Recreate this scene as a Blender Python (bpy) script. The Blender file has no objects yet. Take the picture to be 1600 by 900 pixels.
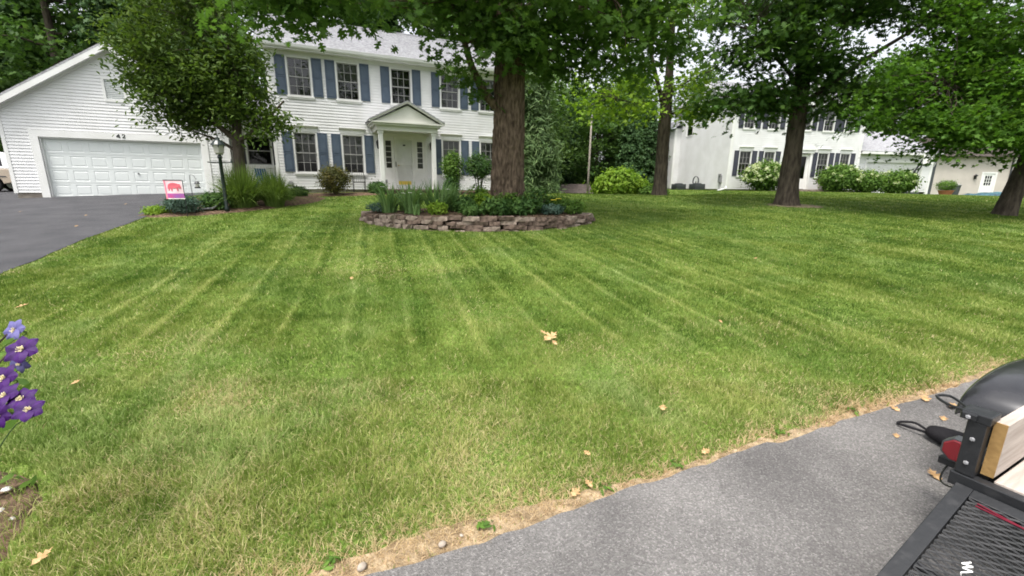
import bpy, math, random
import numpy as np
from mathutils import Vector, Matrix
R = math.radians
random.seed(11)
rng = np.random.default_rng(11)
sc = bpy.context.scene
col = sc.collection

# ------------------------------------------------------------------ camera
cd = bpy.data.cameras.new('camera'); cam = bpy.data.objects.new('camera', cd); col.objects.link(cam)
cd.sensor_width = 36.0; cd.lens = 36.0 * 681.5 / 1600.0
cd.clip_start = 0.05; cd.clip_end = 2000
cam.matrix_world = (Matrix.Translation((0, 0, 1.6)) @ Matrix.Rotation(R(90 - 13.107), 4, 'X') @ Matrix.Rotation(R(0.563), 4, 'Z'))
sc.camera = cam
# ------------------------------------------------------------------ sky and sun (bright overcast)
SUN_EL, SUN_AZ = R(67), R(212)          # azimuth clockwise from +Y
w = bpy.data.worlds.new('World'); sc.world = w; w.use_nodes = True
nt = w.node_tree; nt.nodes.clear()
sky = nt.nodes.new('ShaderNodeTexSky'); sky.sky_type = 'NISHITA'; sky.sun_disc = False
sky.sun_elevation = SUN_EL; sky.sun_rotation = SUN_AZ
sky.air_density = 1.0; sky.dust_density = 5.0; sky.ozone_density = 1.0
hs = nt.nodes.new('ShaderNodeHueSaturation'); hs.inputs['Saturation'].default_value = 0.22
bg = nt.nodes.new('ShaderNodeBackground'); bg.inputs['Strength'].default_value = 0.15
wo = nt.nodes.new('ShaderNodeOutputWorld')
nt.links.new(sky.outputs[0], hs.inputs['Color']); nt.links.new(hs.outputs[0], bg.inputs['Color']); nt.links.new(bg.outputs[0], wo.inputs['Surface'])
sd = bpy.data.lights.new('sun', 'SUN'); sd.energy = 1.5; sd.angle = R(14); sd.color = (1.0, 0.95, 0.87)
so = bpy.data.objects.new('sun', sd); col.objects.link(so)
sdir = Vector((math.sin(SUN_AZ) * math.cos(SUN_EL), math.cos(SUN_AZ) * math.cos(SUN_EL), math.sin(SUN_EL)))
so.rotation_euler = (-sdir).to_track_quat('-Z', 'Y').to_euler(); so.location = sdir * 50
sc.view_settings.view_transform = 'Standard'; sc.view_settings.look = 'None'
sc.view_settings.exposure = 1.25; sc.view_settings.gamma = 1.0; sc.view_settings.use_curve_mapping = False
sc.render.engine = 'CYCLES'
sc.cycles.use_denoising = True
sc.cycles.filter_width = 1.8
sc.cycles.max_bounces = 8; sc.cycles.transparent_max_bounces = 12
sc.cycles.sample_clamp_indirect = 8.0

# ------------------------------------------------------------------ helpers
def tag(o, label=None, cat=None, group=None, kind=None):
    if label: o['label'] = label
    if cat: o['category'] = cat
    if group: o['group'] = group
    if kind: o['kind'] = kind
    return o
def empty(name, loc=(0, 0, 0), rz=0.0, label=None, cat=None, group=None):
    o = bpy.data.objects.new(name, None); col.objects.link(o)
    o.location = loc; o.rotation_euler = (0, 0, rz); o.empty_display_size = .2
    return tag(o, label, cat, group)
def link(name, me, mat=None, parent=None, loc=None, rot=None, scale=None):
    o = bpy.data.objects.new(name, me); col.objects.link(o)
    if mat is not None and not me.materials: me.materials.append(mat)
    if parent is not None: o.parent = parent
    if loc is not None: o.location = loc
    if rot is not None: o.rotation_euler = rot
    if scale is not None: o.scale = scale
    return o
def bevel(o, wd=.006, seg=2):
    m = o.modifiers.new('bevel', 'BEVEL'); m.width = wd; m.segments = seg; m.limit_method = 'ANGLE'
    return o
def copy_tree(o, parent=None):
    c = o.copy(); col.objects.link(c); c.parent = parent
    for ch in list(o.children): copy_tree(ch, c)
    return c
class MB:
    def __init__(s): s.v = []; s.f = []
    def quad(s, *p):
        b = len(s.v); s.v += [tuple(q) for q in p]; s.f.append(tuple(range(b, b + len(p)))); return s
    def box(s, x0, x1, y0, y1, z0, z1):
        b = len(s.v)
        s.v += [(x0, y0, z0), (x1, y0, z0), (x1, y1, z0), (x0, y1, z0), (x0, y0, z1), (x1, y0, z1), (x1, y1, z1), (x0, y1, z1)]
        s.f += [(b+3, b+2, b+1, b), (b+4, b+5, b+6, b+7), (b, b+1, b+5, b+4), (b+1, b+2, b+6, b+5), (b+2, b+3, b+7, b+6), (b+3, b, b+4, b+7)]
        return s
    def beam(s, p0, p1, wv, hv):
        p0, p1, wv, hv = map(Vector, (p0, p1, wv, hv)); b = len(s.v)
        for p in (p0, p1):
            s.v += [tuple(p - wv - hv), tuple(p + wv - hv), tuple(p + wv + hv), tuple(p - wv + hv)]
        s.f += [(b+3, b+2, b+1, b), (b+4, b+5, b+6, b+7)] + [(b+i, b+(i+1) % 4, b+4+(i+1) % 4, b+4+i) for i in range(4)]
        return s
    def prism(s, poly, off):
        n = len(poly); b = len(s.v); off = Vector(off)
        s.v += [tuple(p) for p in poly] + [tuple(Vector(p) + off) for p in poly]
        s.f += [tuple(range(b + n - 1, b - 1, -1)), tuple(range(b + n, b + 2 * n))]
        s.f += [(b+i, b+(i+1) % n, b+n+(i+1) % n, b+n+i) for i in range(n)]
        return s
    def tube(s, path, rad, n=8, cap=True):
        path = [Vector(p) for p in path]; b = len(s.v); m = len(path)
        t0 = (path[1] - path[0]).normalized(); a = t0.orthogonal().normalized()
        for i, p in enumerate(path):
            t = (path[min(i+1, m-1)] - path[max(i-1, 0)]).normalized()
            a = (a - t * a.dot(t)); a = a.normalized() if a.length > 1e-6 else t.orthogonal().normalized()
            c = t.cross(a); r = rad[i] if hasattr(rad, '__len__') else rad
            for k in range(n):
                q = 2 * math.pi * k / n
                s.v.append(tuple(p + a * (r * math.cos(q)) + c * (r * math.sin(q))))
        for i in range(m - 1):
            for k in range(n):
                s.f.append((b+i*n+k, b+i*n+(k+1) % n, b+(i+1)*n+(k+1) % n, b+(i+1)*n+k))
        if cap:
            s.f.append(tuple(b+k for k in reversed(range(n)))); s.f.append(tuple(b+(m-1)*n+k for k in range(n)))
        return s
    def lathe(s, prof, n=16, c=(0, 0, 0)):
        b = len(s.v); m = len(prof)
        for r, z in prof:
            for k in range(n):
                q = 2 * math.pi * k / n; s.v.append((c[0] + r*math.cos(q), c[1] + r*math.sin(q), c[2] + z))
        for i in range(m - 1):
            for k in range(n):
                s.f.append((b+i*n+k, b+i*n+(k+1) % n, b+(i+1)*n+(k+1) % n, b+(i+1)*n+k))
        s.f.append(tuple(b+k for k in reversed(range(n)))); s.f.append(tuple(b+(m-1)*n+k for k in range(n)))
        return s
    def mesh(s, name='m', smooth=False):
        me = bpy.data.meshes.new(name); me.from_pydata(s.v, [], s.f); me.update()
        if smooth: me.polygons.foreach_set('use_smooth', [True] * len(me.polygons))
        return me
    def build(s, name, mat, parent=None, smooth=False, loc=None, rot=None):
        return link(name, s.mesh(name, smooth), mat, parent, loc, rot)
def np_mesh(name, V, k, nf, tint=None, attr='tint', smooth=False):
    """V: (nf*k,3) vertices, every face a k-gon of its own vertices"""
    me = bpy.data.meshes.new(name); nv = len(V)
    me.vertices.add(nv); me.vertices.foreach_set('co', np.ascontiguousarray(V, dtype=np.float32).ravel())
    me.loops.add(nf * k); me.loops.foreach_set('vertex_index', np.arange(nf * k, dtype=np.int32))
    me.polygons.add(nf); me.polygons.foreach_set('loop_start', np.arange(0, nf * k, k, dtype=np.int32))
    if tint is not None:
        a = me.attributes.new(attr, 'FLOAT_COLOR', 'POINT'); a.data.foreach_set('color', np.ascontiguousarray(tint, dtype=np.float32).ravel())
    me.update(calc_edges=True)
    return me
# value noise in numpy
_g = rng.random((256, 256))
def vnoise(x, y, s):
    x = np.asarray(x) / s + 1000.3; y = np.asarray(y) / s + 1000.7
    xi = np.floor(x).astype(int); yi = np.floor(y).astype(int); fx = x - xi; fy = y - yi
    fx = fx*fx*(3-2*fx); fy = fy*fy*(3-2*fy)
    a = _g[xi % 256, yi % 256]; b = _g[(xi+1) % 256, yi % 256]; c = _g[xi % 256, (yi+1) % 256]; d = _g[(xi+1) % 256, (yi+1) % 256]
    return (a*(1-fx)+b*fx)*(1-fy) + (c*(1-fx)+d*fx)*fy
def fbm(x, y, s): return .5*vnoise(x, y, s) + .3*vnoise(x, y, s/2.1) + .2*vnoise(x, y, s/4.3)
def spl(t, k): return np.logaddexp(0, np.asarray(t, float) / k) * k
def sst(a, b, x): t = np.clip((np.asarray(x, float) - a) / (b - a), 0, 1); return t*t*(3-2*t)
def H(x, y):
    """height of the ground"""
    x = np.asarray(x, float); y = np.asarray(y, float)
    z = .078*(spl(y-2, .6) - spl(y-19.2, 1.2)) + .014*(spl(y-19.2, 1.2) - spl(y-29, 1.5))
    z = z - .012*(spl(-x-9, 1.0) - spl(-x-40, 1.0))*np.clip((y-6)/8, 0, 1)
    z = z - .02*(spl(x-20, 2.0) - spl(x-60, 2.0))*np.clip((y-16)/12, 0, 1)
    gap = sst(-3, 1, x)*(1 - sst(8, 11.5, x))
    z = z - .13*(spl(y-21.5, 1.2) - spl(y-38, 1.2))*gap
    return z
def Hf(x, y): return float(H(x, y))
def PH(x, y, dz=0.0): return (x, y, Hf(x, y) + dz)

# ------------------------------------------------------------------ materials
def mat(name, c, rough=.6, spec=.3, c2=None, scale=5.0, bump=None, metal=0.0, detail=4, stretch=None, coat=0.0, contrast=(.35, .65)):
    m = bpy.data.materials.new(name); m.use_nodes = True; t = m.node_tree; b = t.nodes['Principled BSDF']
    b.inputs['Base Color'].default_value = (*c, 1); b.inputs['Roughness'].default_value = rough
    b.inputs['Specular IOR Level'].default_value = spec; b.inputs['Metallic'].default_value = metal
    b.inputs['Coat Weight'].default_value = coat
    if c2 or bump:
        tc = t.nodes.new('ShaderNodeTexCoord'); src = tc.outputs['Object']
        if stretch:
            mp = t.nodes.new('ShaderNodeMapping'); mp.inputs['Scale'].default_value = stretch
            t.links.new(src, mp.inputs[0]); src = mp.outputs[0]
    if c2:
        n = t.nodes.new('ShaderNodeTexNoise'); n.inputs['Scale'].default_value = scale; n.inputs['Detail'].default_value = detail
        t.links.new(src, n.inputs['Vector'])
        r = t.nodes.new('ShaderNodeValToRGB'); r.color_ramp.elements[0].position = contrast[0]; r.color_ramp.elements[1].position = contrast[1]
        r.color_ramp.elements[0].color = (*c, 1); r.color_ramp.elements[1].color = (*c2, 1)
        t.links.new(n.outputs['Fac'], r.inputs[0]); t.links.new(r.outputs[0], b.inputs['Base Color'])
    if bump:
        n2 = t.nodes.new('ShaderNodeTexNoise'); n2.inputs['Scale'].default_value = bump[0]; n2.inputs['Detail'].default_value = 5
        t.links.new(src, n2.inputs['Vector'])
        bp = t.nodes.new('ShaderNodeBump'); bp.inputs['Strength'].default_value = bump[1]; bp.inputs['Distance'].default_value = bump[2] if len(bump) > 2 else .01
        t.links.new(n2.outputs['Fac'], bp.inputs['Height']); t.links.new(bp.outputs[0], b.inputs['Normal'])
    return m
def leafmat(name, a, b_, c, transl=.35, rough=.6, spec=.16):
    m = bpy.data.materials.new(name); m.use_nodes = True; t = m.node_tree; p = t.nodes['Principled BSDF']
    at = t.nodes.new('ShaderNodeAttribute'); at.attribute_name = 'tint'
    sp = t.nodes.new('ShaderNodeSeparateColor'); t.links.new(at.outputs['Color'], sp.inputs[0])
    r = t.nodes.new('ShaderNodeValToRGB'); e = r.color_ramp.elements
    e[0].color = (*a, 1); e[1].color = (*c, 1); k = e.new(.5); k.color = (*b_, 1)
    t.links.new(sp.outputs[0], r.inputs[0]); t.links.new(r.outputs[0], p.inputs['Base Color'])
    p.inputs['Roughness'].default_value = rough; p.inputs['Specular IOR Level'].default_value = spec
    tr = t.nodes.new('ShaderNodeBsdfTranslucent'); mx = t.nodes.new('ShaderNodeMixShader'); mx.inputs[0].default_value = transl
    g = t.nodes.new('ShaderNodeMix'); g.data_type = 'RGBA'; g.blend_type = 'MULTIPLY'; g.inputs[0].default_value = 1.0
    g.inputs[7].default_value = (1.25, 1.3, .7, 1); t.links.new(r.outputs[0], g.inputs[6]); t.links.new(g.outputs[2], tr.inputs[0])
    t.links.new(p.outputs[0], mx.inputs[1]); t.links.new(tr.outputs[0], mx.inputs[2])
    t.links.new(mx.outputs[0], t.nodes['Material Output'].inputs['Surface'])
    return m
M = {}
M['siding'] = mat('white_vinyl', (.69, .69, .695), .5, .3, (.62, .62, .615), 1.3)
M['trim'] = mat('white_trim', (.72, .72, .71), .45, .35, (.66, .66, .64), 2.0)
M['sash'] = mat('grey_sash', (.30, .30, .29), .5, .3)
M['clear'] = None
M['cream'] = mat('cream_trim', (.61, .61, .565), .45, .3, (.57, .57, .525), 2.0)
M['beige'] = mat('beige_vinyl', (.47, .43, .385), .5, .3, (.43, .39, .35), 1.5)
M['gdoor'] = mat('garage_door_paint', (.66, .69, .68), .4, .35, (.62, .65, .64), 1.7)
M['blue'] = mat('blue_shutter', (.078, .105, .145), .5, .3, (.062, .085, .12), 3.0)
M['dshut'] = mat('charcoal_shutter', (.045, .047, .065), .5, .3)
M['roof'] = mat('grey_shingles', (.25, .25, .265), .9, .15, (.45, .45, .47), 9.0, bump=(40, .4), stretch=(1.0, 2.4, 2.4), detail=6)
M['roofd'] = mat('brown_shingles', (.065, .055, .05), .9, .15, (.12, .10, .09), 7.0)
M['concrete'] = mat('foundation_concrete', (.30, .27, .23), .85, .2, (.22, .19, .16), 6, bump=(30, .3))
M['black'] = mat('black_metal', (.012, .013, .014), .4, .4)
M['iron'] = mat('dark_green_black_paint', (.010, .018, .016), .35, .45)
M['brass'] = mat('brass', (.75, .55, .12), .3, .5, metal=.7)
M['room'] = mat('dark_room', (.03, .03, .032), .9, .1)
M['blind'] = mat('window_blind', (.20, .20, .19), .8, .1, (.15, .15, .145), 4)
M['curtain'] = mat('white_curtain', (.7, .7, .66), .9, .1, (.5, .5, .47), 12, stretch=(6, 1, .3))
M['screen'] = mat('insect_screen', (.09, .09, .09), .6, .2)
def glassmat():
    m = bpy.data.materials.new('window_glass'); m.use_nodes = True; t = m.node_tree; t.nodes.remove(t.nodes['Principled BSDF'])
    gl = t.nodes.new('ShaderNodeBsdfGlossy'); gl.inputs['Roughness'].default_value = .02
    tr = t.nodes.new('ShaderNodeBsdfTransparent'); tr.inputs[0].default_value = (.8, .82, .82, 1)
    fr = t.nodes.new('ShaderNodeFresnel'); fr.inputs[0].default_value = 1.7
    mx = t.nodes.new('ShaderNodeMixShader'); t.links.new(fr.outputs[0], mx.inputs[0]); t.links.new(tr.outputs[0], mx.inputs[1]); t.links.new(gl.outputs[0], mx.inputs[2])
    t.links.new(mx.outputs[0], t.nodes['Material Output'].inputs['Surface'])
    return m
M['glass'] = glassmat()
M['doorglass'] = glassmat(); M['doorglass'].node_tree.nodes['Transparent BSDF'].inputs[0].default_value = (1, 1, 1, 1); M['doorglass'].node_tree.nodes['Fresnel'].inputs[0].default_value = 1.2
M['lampglass'] = mat('lamp_glass', (.38, .37, .34), .15, .6)
M['soil'] = mat('bed_soil', (.045, .032, .022), .95, .1, (.10, .07, .045), 9, bump=(25, .8, .03))
M['mulch'] = mat('mulch', (.06, .040, .028), .95, .1, (.17, .115, .075), 14, bump=(35, .9, .03))
M['bare'] = mat('bare_earth', (.13, .105, .065), .95, .1, (.20, .165, .11), 8, bump=(30, .7, .02))
M['stone'] = mat('bed_stone', (.062, .045, .036), .95, .1, (.18, .132, .105), 7, bump=(22, .8, .02))
M['stone2'] = mat('bed_stone_pale', (.14, .11, .088), .95, .1, (.28, .225, .185), 7, bump=(22, .8, .02))
M['bark_oak'] = mat('oak_bark', (.058, .042, .030), .92, .1, (.17, .126, .090), 11, bump=(22, 1.0, .03), stretch=(1.6, 1.6, .42), detail=8)
M['bark_dark'] = mat('dark_bark', (.042, .034, .027), .92, .1, (.10, .082, .064), 9, bump=(18, 1.0, .03), stretch=(1.5, 1.5, .3), detail=6)
M['bark_grey'] = mat('grey_bark', (.055, .045, .036), .92, .1, (.11, .09, .072), 8, bump=(20, .8, .02), stretch=(1.3, 1.3, .4), detail=6)
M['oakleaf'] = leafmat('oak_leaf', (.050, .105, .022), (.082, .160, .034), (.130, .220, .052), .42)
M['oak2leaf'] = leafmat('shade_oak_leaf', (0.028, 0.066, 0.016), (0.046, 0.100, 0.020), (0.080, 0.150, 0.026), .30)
M['mapleleaf'] = leafmat('maple_leaf', (.042, .104, .014), (.070, .155, .020), (.112, .208, .028), .38)
M['plumleaf'] = leafmat('plum_leaf', (.038, .074, .015), (.065, .112, .020), (.115, .168, .032), .34)
M['limeleaf'] = leafmat('lime_leaf', (.105, .200, .018), (.160, .265, .028), (.23, .33, .042), .40)
M['woodleaf'] = leafmat('woods_leaf', (0.036, 0.082, 0.018), (0.062, 0.125, 0.028), (0.105, 0.180, 0.044), .32)
M['woodleaf2'] = leafmat('woods_leaf_pale', (0.058, 0.112, 0.030), (0.092, 0.160, 0.046), (0.140, 0.215, 0.066), .34)
M['pineleaf'] = leafmat('pine_needles', (.058, .108, .038), (.092, .150, .056), (.15, .215, .085), .22)
M['hemlock'] = leafmat('hemlock_needles', (0.028, 0.066, 0.022), (0.046, 0.095, 0.032), (0.078, 0.140, 0.046), .22)
M['shrubleaf'] = leafmat('shrub_leaf', (0.052, 0.110, 0.018), (0.085, 0.165, 0.026), (0.135, 0.225, 0.040), .32)
M['shrubleaf2'] = mat('green_stalk', (.06, .11, .03), .6, .3)
M['dshrub'] = leafmat('dark_shrub_leaf', (0.028, 0.070, 0.018), (0.048, 0.105, 0.024), (0.080, 0.150, 0.034), .28)
M['russet'] = leafmat('russet_shrub_leaf', (0.058, 0.066, 0.018), (0.090, 0.090, 0.024), (0.140, 0.120, 0.036), .3)
M['blueleaf'] = leafmat('blue_green_leaf', (.040, .085, .062), (.065, .115, .085), (.10, .15, .115), .25)
M['iris'] = leafmat('iris_leaf', (.080, .155, .050), (.125, .215, .072), (.18, .28, .105), .3)
M['tallgrass'] = leafmat('tall_grass_blade', (0.070, 0.125, 0.022), (0.115, 0.180, 0.036), (0.180, 0.250, 0.070), .35)
M['cream_bloom'] = leafmat('cream_bloom', (.38, .48, .20), (.52, .58, .34), (.70, .72, .52), .3)
M['white_bloom'] = mat('white_bloom', (.80, .80, .70), .6, .2)
M['yellow_bloom'] = mat('yellow_bloom', (.75, .60, .04), .6, .2)
M['purple'] = mat('purple_petal', (.018, .002, .048), .6, .2, (.040, .005, .092), 24)
M['lilac'] = mat('lilac_petal', (.075, .068, .19), .6, .2, (.12, .11, .26), 24)
M['stamen'] = mat('cream_stamen', (.70, .62, .38), .7, .2)
M['dryleaf'] = mat('dry_leaf', (.30, .18, .08), .8, .15, (.48, .32, .17), 25)
M['pebble'] = mat('pebble', (.26, .22, .18), .8, .2, (.38, .33, .28), 12)
M['palestone'] = mat('pale_stone', (.45, .44, .42), .8, .2, (.55, .54, .52), 14)
M['wood'] = mat('board_end_grain', (.30, .19, .075), .75, .15, (.20, .12, .045), 16, bump=(40, .3))
M['woodpale'] = mat('weathered_board', (.44, .385, .345), .8, .15, (.33, .285, .25), 7, bump=(30, .25), stretch=(.5, 6, 6))
M['blackpl'] = mat('black_fender', (.016, .016, .019), .2, .5, (.030, .030, .033), 9, coat=.25)
M['steel'] = mat('black_painted_steel', (.014, .015, .017), .42, .4, (.035, .035, .037), 14, bump=(60, .15), contrast=(.55, .75))
M['meshsteel'] = mat('worn_expanded_steel', (.014, .015, .016), .5, .4, (.036, .036, .038), 20)
M['nylon'] = mat('black_nylon', (.010, .009, .011), .75, .2, bump=(45, .5))
M['redlens'] = mat('red_lens', (.16, .004, .010), .2, .5, coat=.4)
M['redstrap'] = mat('red_strap', (.12, .010, .022), .8, .15)
M['whitepaint'] = mat('white_paint', (.75, .75, .73), .6, .3)
M['pink'] = mat('flag_white', (.66, .44, .48), .8, .1, (.72, .56, .58), 6)
M['flagred'] = mat('flag_red', (.52, .11, .14), .8, .1)
M['flagmag'] = mat('flag_magenta', (.42, .07, .20), .8, .1, (.28, .12, .38), 4)
M['flagpink'] = mat('flag_border', (.62, .20, .27), .8, .1)
M['bluechair'] = mat('blue_plastic', (.03, .10, .22), .45, .35)
M['tan'] = mat('tan_paint', (.40, .33, .26), .3, .5, coat=.4)
M['carwhite'] = mat('white_car_paint', (.78, .78, .78), .25, .5, coat=.5)
M['tyre'] = mat('tyre', (.012, .012, .012), .8, .2)
M['rim'] = mat('rim', (.5, .5, .5), .35, .5, metal=.7)
M['carglass'] = mat('car_glass', (.012, .014, .016), .06, .5)
M['tarp'] = mat('blue_green_tarp', (.05, .13, .15), .6, .2, (.03, .05, .07), 5)
M['polewood'] = mat('pale_pole', (.26, .235, .20), .85, .15, (.19, .17, .145), 6)
M['grey'] = mat('grey_plastic', (.22, .22, .23), .5, .3)
M['greyd'] = mat('dark_grey_metal', (.05, .055, .06), .5, .35)
M['terra'] = mat('terracotta', (.32, .13, .07), .8, .2)

def asphalt(name, a, b_):
    m = bpy.data.materials.new(name); m.use_nodes = True; t = m.node_tree; p = t.nodes['Principled BSDF']
    g = t.nodes.new('ShaderNodeNewGeometry')
    n1 = t.nodes.new('ShaderNodeTexVoronoi'); n1.inputs['Scale'].default_value = 150
    n2 = t.nodes.new('ShaderNodeTexNoise'); n2.inputs['Scale'].default_value = 1.6; n2.inputs['Detail'].default_value = 6
    n3 = t.nodes.new('ShaderNodeTexNoise'); n3.inputs['Scale'].default_value = 150; n3.inputs['Detail'].default_value = 3
    for n in (n1, n2, n3): t.links.new(g.outputs['Position'], n.inputs['Vector'])
    r = t.nodes.new('ShaderNodeValToRGB'); r.color_ramp.elements[0].color = (*a, 1); r.color_ramp.elements[1].color = (*b_, 1)
    r.color_ramp.elements[0].position = .3; r.color_ramp.elements[1].position = .72
    t.links.new(n2.outputs['Fac'], r.inputs[0])
    sp = t.nodes.new('ShaderNodeSeparateColor'); t.links.new(n1.outputs['Color'], sp.inputs[0])
    r2 = t.nodes.new('ShaderNodeValToRGB'); e = r2.color_ramp.elements; e[0].color = (.66, .66, .66, 1); e[1].color = (1.5, 1.5, 1.5, 1); e[0].position = .0; e[1].position = .93
    k = e.new(.88); k.color = (1.15, 1.15, 1.15, 1)
    t.links.new(sp.outputs[0], r2.inputs[0])
    mx = t.nodes.new('ShaderNodeMix'); mx.data_type = 'RGBA'; mx.blend_type = 'MULTIPLY'; mx.inputs[0].default_value = 1
    t.links.new(r.outputs[0], mx.inputs[6]); t.links.new(r2.outputs[0], mx.inputs[7]); t.links.new(mx.outputs[2], p.inputs['Base Color'])
    p.inputs['Roughness'].default_value = .8; p.inputs['Specular IOR Level'].default_value = .25
    bp = t.nodes.new('ShaderNodeBump'); bp.inputs['Strength'].default_value = .9; bp.inputs['Distance'].default_value = .006
    ad = t.nodes.new('ShaderNodeMath'); ad.operation = 'ADD'; t.links.new(n1.outputs['Distance'], ad.inputs[0]); t.links.new(n3.outputs['Fac'], ad.inputs[1])
    t.links.new(ad.outputs[0], bp.inputs['Height']); t.links.new(bp.outputs[0], p.inputs['Normal'])
    return m
M['asphalt'] = asphalt('worn_asphalt', (.108, .103, .101), (.192, .184, .178))
M['asphalt2'] = asphalt('sealed_asphalt', (.046, .046, .051), (.074, .073, .079))

# ------------------------------------------------------------------ terrain
def lawnmat():
    m = bpy.data.materials.new('lawn_ground'); m.use_nodes = True; t = m.node_tree; p = t.nodes['Principled BSDF']
    g = t.nodes.new('ShaderNodeNewGeometry')
    n1 = t.nodes.new('ShaderNodeTexNoise'); n1.inputs['Scale'].default_value = .9; n1.inputs['Detail'].default_value = 7
    n2 = t.nodes.new('ShaderNodeTexNoise'); n2.inputs['Scale'].default_value = 38; n2.inputs['Detail'].default_value = 5
    for n in (n1, n2): t.links.new(g.outputs['Position'], n.inputs['Vector'])
    r = t.nodes.new('ShaderNodeValToRGB'); r.color_ramp.elements[0].color = (.066, .120, .020, 1); r.color_ramp.elements[1].color = (.120, .185, .036, 1)
    r.color_ramp.elements[0].position = .3; r.color_ramp.elements[1].position = .7
    t.links.new(n1.outputs['Fac'], r.inputs[0])
    r2 = t.nodes.new('ShaderNodeValToRGB'); r2.color_ramp.elements[0].color = (.45, .40, .4, 1); r2.color_ramp.elements[1].color = (1.35, 1.3, 1.3, 1)
    r2.color_ramp.elements[0].position = .32; r2.color_ramp.elements[1].position = .68
    t.links.new(n2.outputs['Fac'], r2.inputs[0])
    mx = t.nodes.new('ShaderNodeMix'); mx.data_type = 'RGBA'; mx.blend_type = 'MULTIPLY'; mx.inputs[0].default_value = 1
    t.links.new(r.outputs[0], mx.inputs[6]); t.links.new(r2.outputs[0], mx.inputs[7]); t.links.new(mx.outputs[2], p.inputs['Base Color'])
    p.inputs['Roughness'].default_value = .95; p.inputs['Specular IOR Level'].default_value = .1
    return m
M['lawn'] = lawnmat()
def axis(parts):
    return np.unique(np.concatenate([np.arange(a, b + 1e-6, s) for a, b, s in parts]).round(4))
def terrain():
    xs = axis([(-600, -60, 60), (-60, -30, 3), (-30, 30, .5), (30, 60, 2), (60, 600, 60)])
    ys = axis([(-300, -10, 29), (-10, 0, 1), (0, 40, .4), (40, 70, 3), (70, 900, 83)])
    X, Y = np.meshgrid(xs, ys); Z = H(X, Y); nx, ny = len(xs), len(ys)
    V = np.stack([X, Y, Z], -1).reshape(-1, 3)
    i = np.arange(nx*ny).reshape(ny, nx)
    F = np.stack([i[:-1, :-1], i[:-1, 1:], i[1:, 1:], i[1:, :-1]], -1).reshape(-1, 4)
    me = bpy.data.meshes.new('lawn'); me.from_pydata(V.tolist(), [], F.tolist()); me.update()
    me.polygons.foreach_set('use_smooth', [True]*len(me.polygons))
    return tag(link('lawn', me, M['lawn']), kind='structure')
terrain()
# right edge of the near driveway (lawn side), west to east
EDGE = np.array([(-6, -.65), (-3, .5), (-1.75, 1.02), (-.55, 1.49), (-.27, 1.60), (.20, 1.81), (.47, 1.94), (1.12, 2.24), (2.13, 2.61), (2.91, 2.93), (3.53, 3.17), (4.41, 3.51), (6, 4.15), (9, 5.4), (14, 7.4), (30, 13.5)])
def edge_y(x): return np.interp(x, EDGE[:, 0], EDGE[:, 1]) + .045*(vnoise(np.asarray(x), 0*np.asarray(x), .31) - .5) + .03*(vnoise(np.asarray(x), 3+0*np.asarray(x), .09) - .5)
def strip_sheet(name, xs, y0f, y1f, ny, m, dz):
    """sheet over the ground between two curves"""
    V = []; F = []
    for x in xs:
        a, b = float(y0f(x)), float(y1f(x))
        for k in range(ny + 1):
            y = a + (b - a)*(k/ny); V.append((x, y, Hf(x, y) + dz))
    n = ny + 1
    for i in range(len(xs) - 1):
        for k in range(ny): F.append((i*n+k, (i+1)*n+k, (i+1)*n+k+1, i*n+k+1))
    me = bpy.data.meshes.new(name); me.from_pydata(V, [], F); me.update()
    me.polygons.foreach_set('use_smooth', [True]*len(F))
    return link(name, me, m)
xs = np.concatenate([np.arange(-6, -2, .25), np.arange(-2, 6, .03), np.arange(6, 14, .3), np.arange(14, 30.1, 2)])
tag(strip_sheet('near_driveway', xs, lambda x: min(-6.0, float(edge_y(x)) - 5.5) if x < 3 else float(edge_y(x)) - 7.0, edge_y, 24, M['asphalt'], .012), kind='structure')
M['scalp'] = mat('scalped_turf', (.17, .125, .075), .95, .1, (.38, .295, .19), 16, detail=8, bump=(60, .8, .02))
xs_ = np.arange(-2.6, 6, .03)
tag(strip_sheet('scalped_edge', xs_, lambda x: float(edge_y(x)) - .03, lambda x: float(edge_y(x)) + .01 + .05*float(vnoise(x, 5.0, .45)) + .05*float(vnoise(x, 9.0, .07)) + .11*max(0.0, 1-abs(x+.35)/1.0), 3, M['scalp'], .005), kind='structure')
# driveway of the left house: right edge as a curve x(y)
LE = np.array([(-5.0, -2.0), (-5.9, 1.0), (-6.7, 4.0), (-7.22, 6.01), (-7.64, 6.94), (-8.37, 8.47), (-9.1, 10.37), (-9.75, 11.97), (-11.31, 14.53), (-12.3, 16.4), (-12.1, 18.9)])
def ledge_x(y): return np.interp(y, LE[:, 1], LE[:, 0]) + .06*(vnoise(np.asarray(y), 7+0*np.asarray(y), .5) - .5)
def left_drive():
    ys = np.concatenate([np.arange(-2, 19, .12), [19.0]]); nx = 16; V = []; F = []
    for y in ys:
        b = float(ledge_x(y)); a = -32.0
        for k in range(nx + 1):
            x = a + (b - a)*(k/nx)**.6; V.append((x, y, Hf(x, y) + .012))
    n = nx + 1
    for i in range(len(ys) - 1):
        for k in range(nx): F.append((i*n+k, i*n+k+1, (i+1)*n+k+1, (i+1)*n+k))
    b0 = len(V)                                     # apron that runs on beside the garage
    for y in (19.0, 21, 23, 26):
        for x in (-32.0, -28, -24, -20.0): V.append((x, y, Hf(x, y) + .012))
    for i in range(3):
        for k in range(3): F.append((b0+i*4+k, b0+i*4+k+1, b0+i*4+5+k, b0+i*4+4+k))
    me = bpy.data.meshes.new('garage_driveway'); me.from_pydata(V, [], F); me.update()
    me.polygons.foreach_set('use_smooth', [True]*len(F))
    tag(link('garage_driveway', me, M['asphalt2']), kind='structure')
left_drive()
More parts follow.
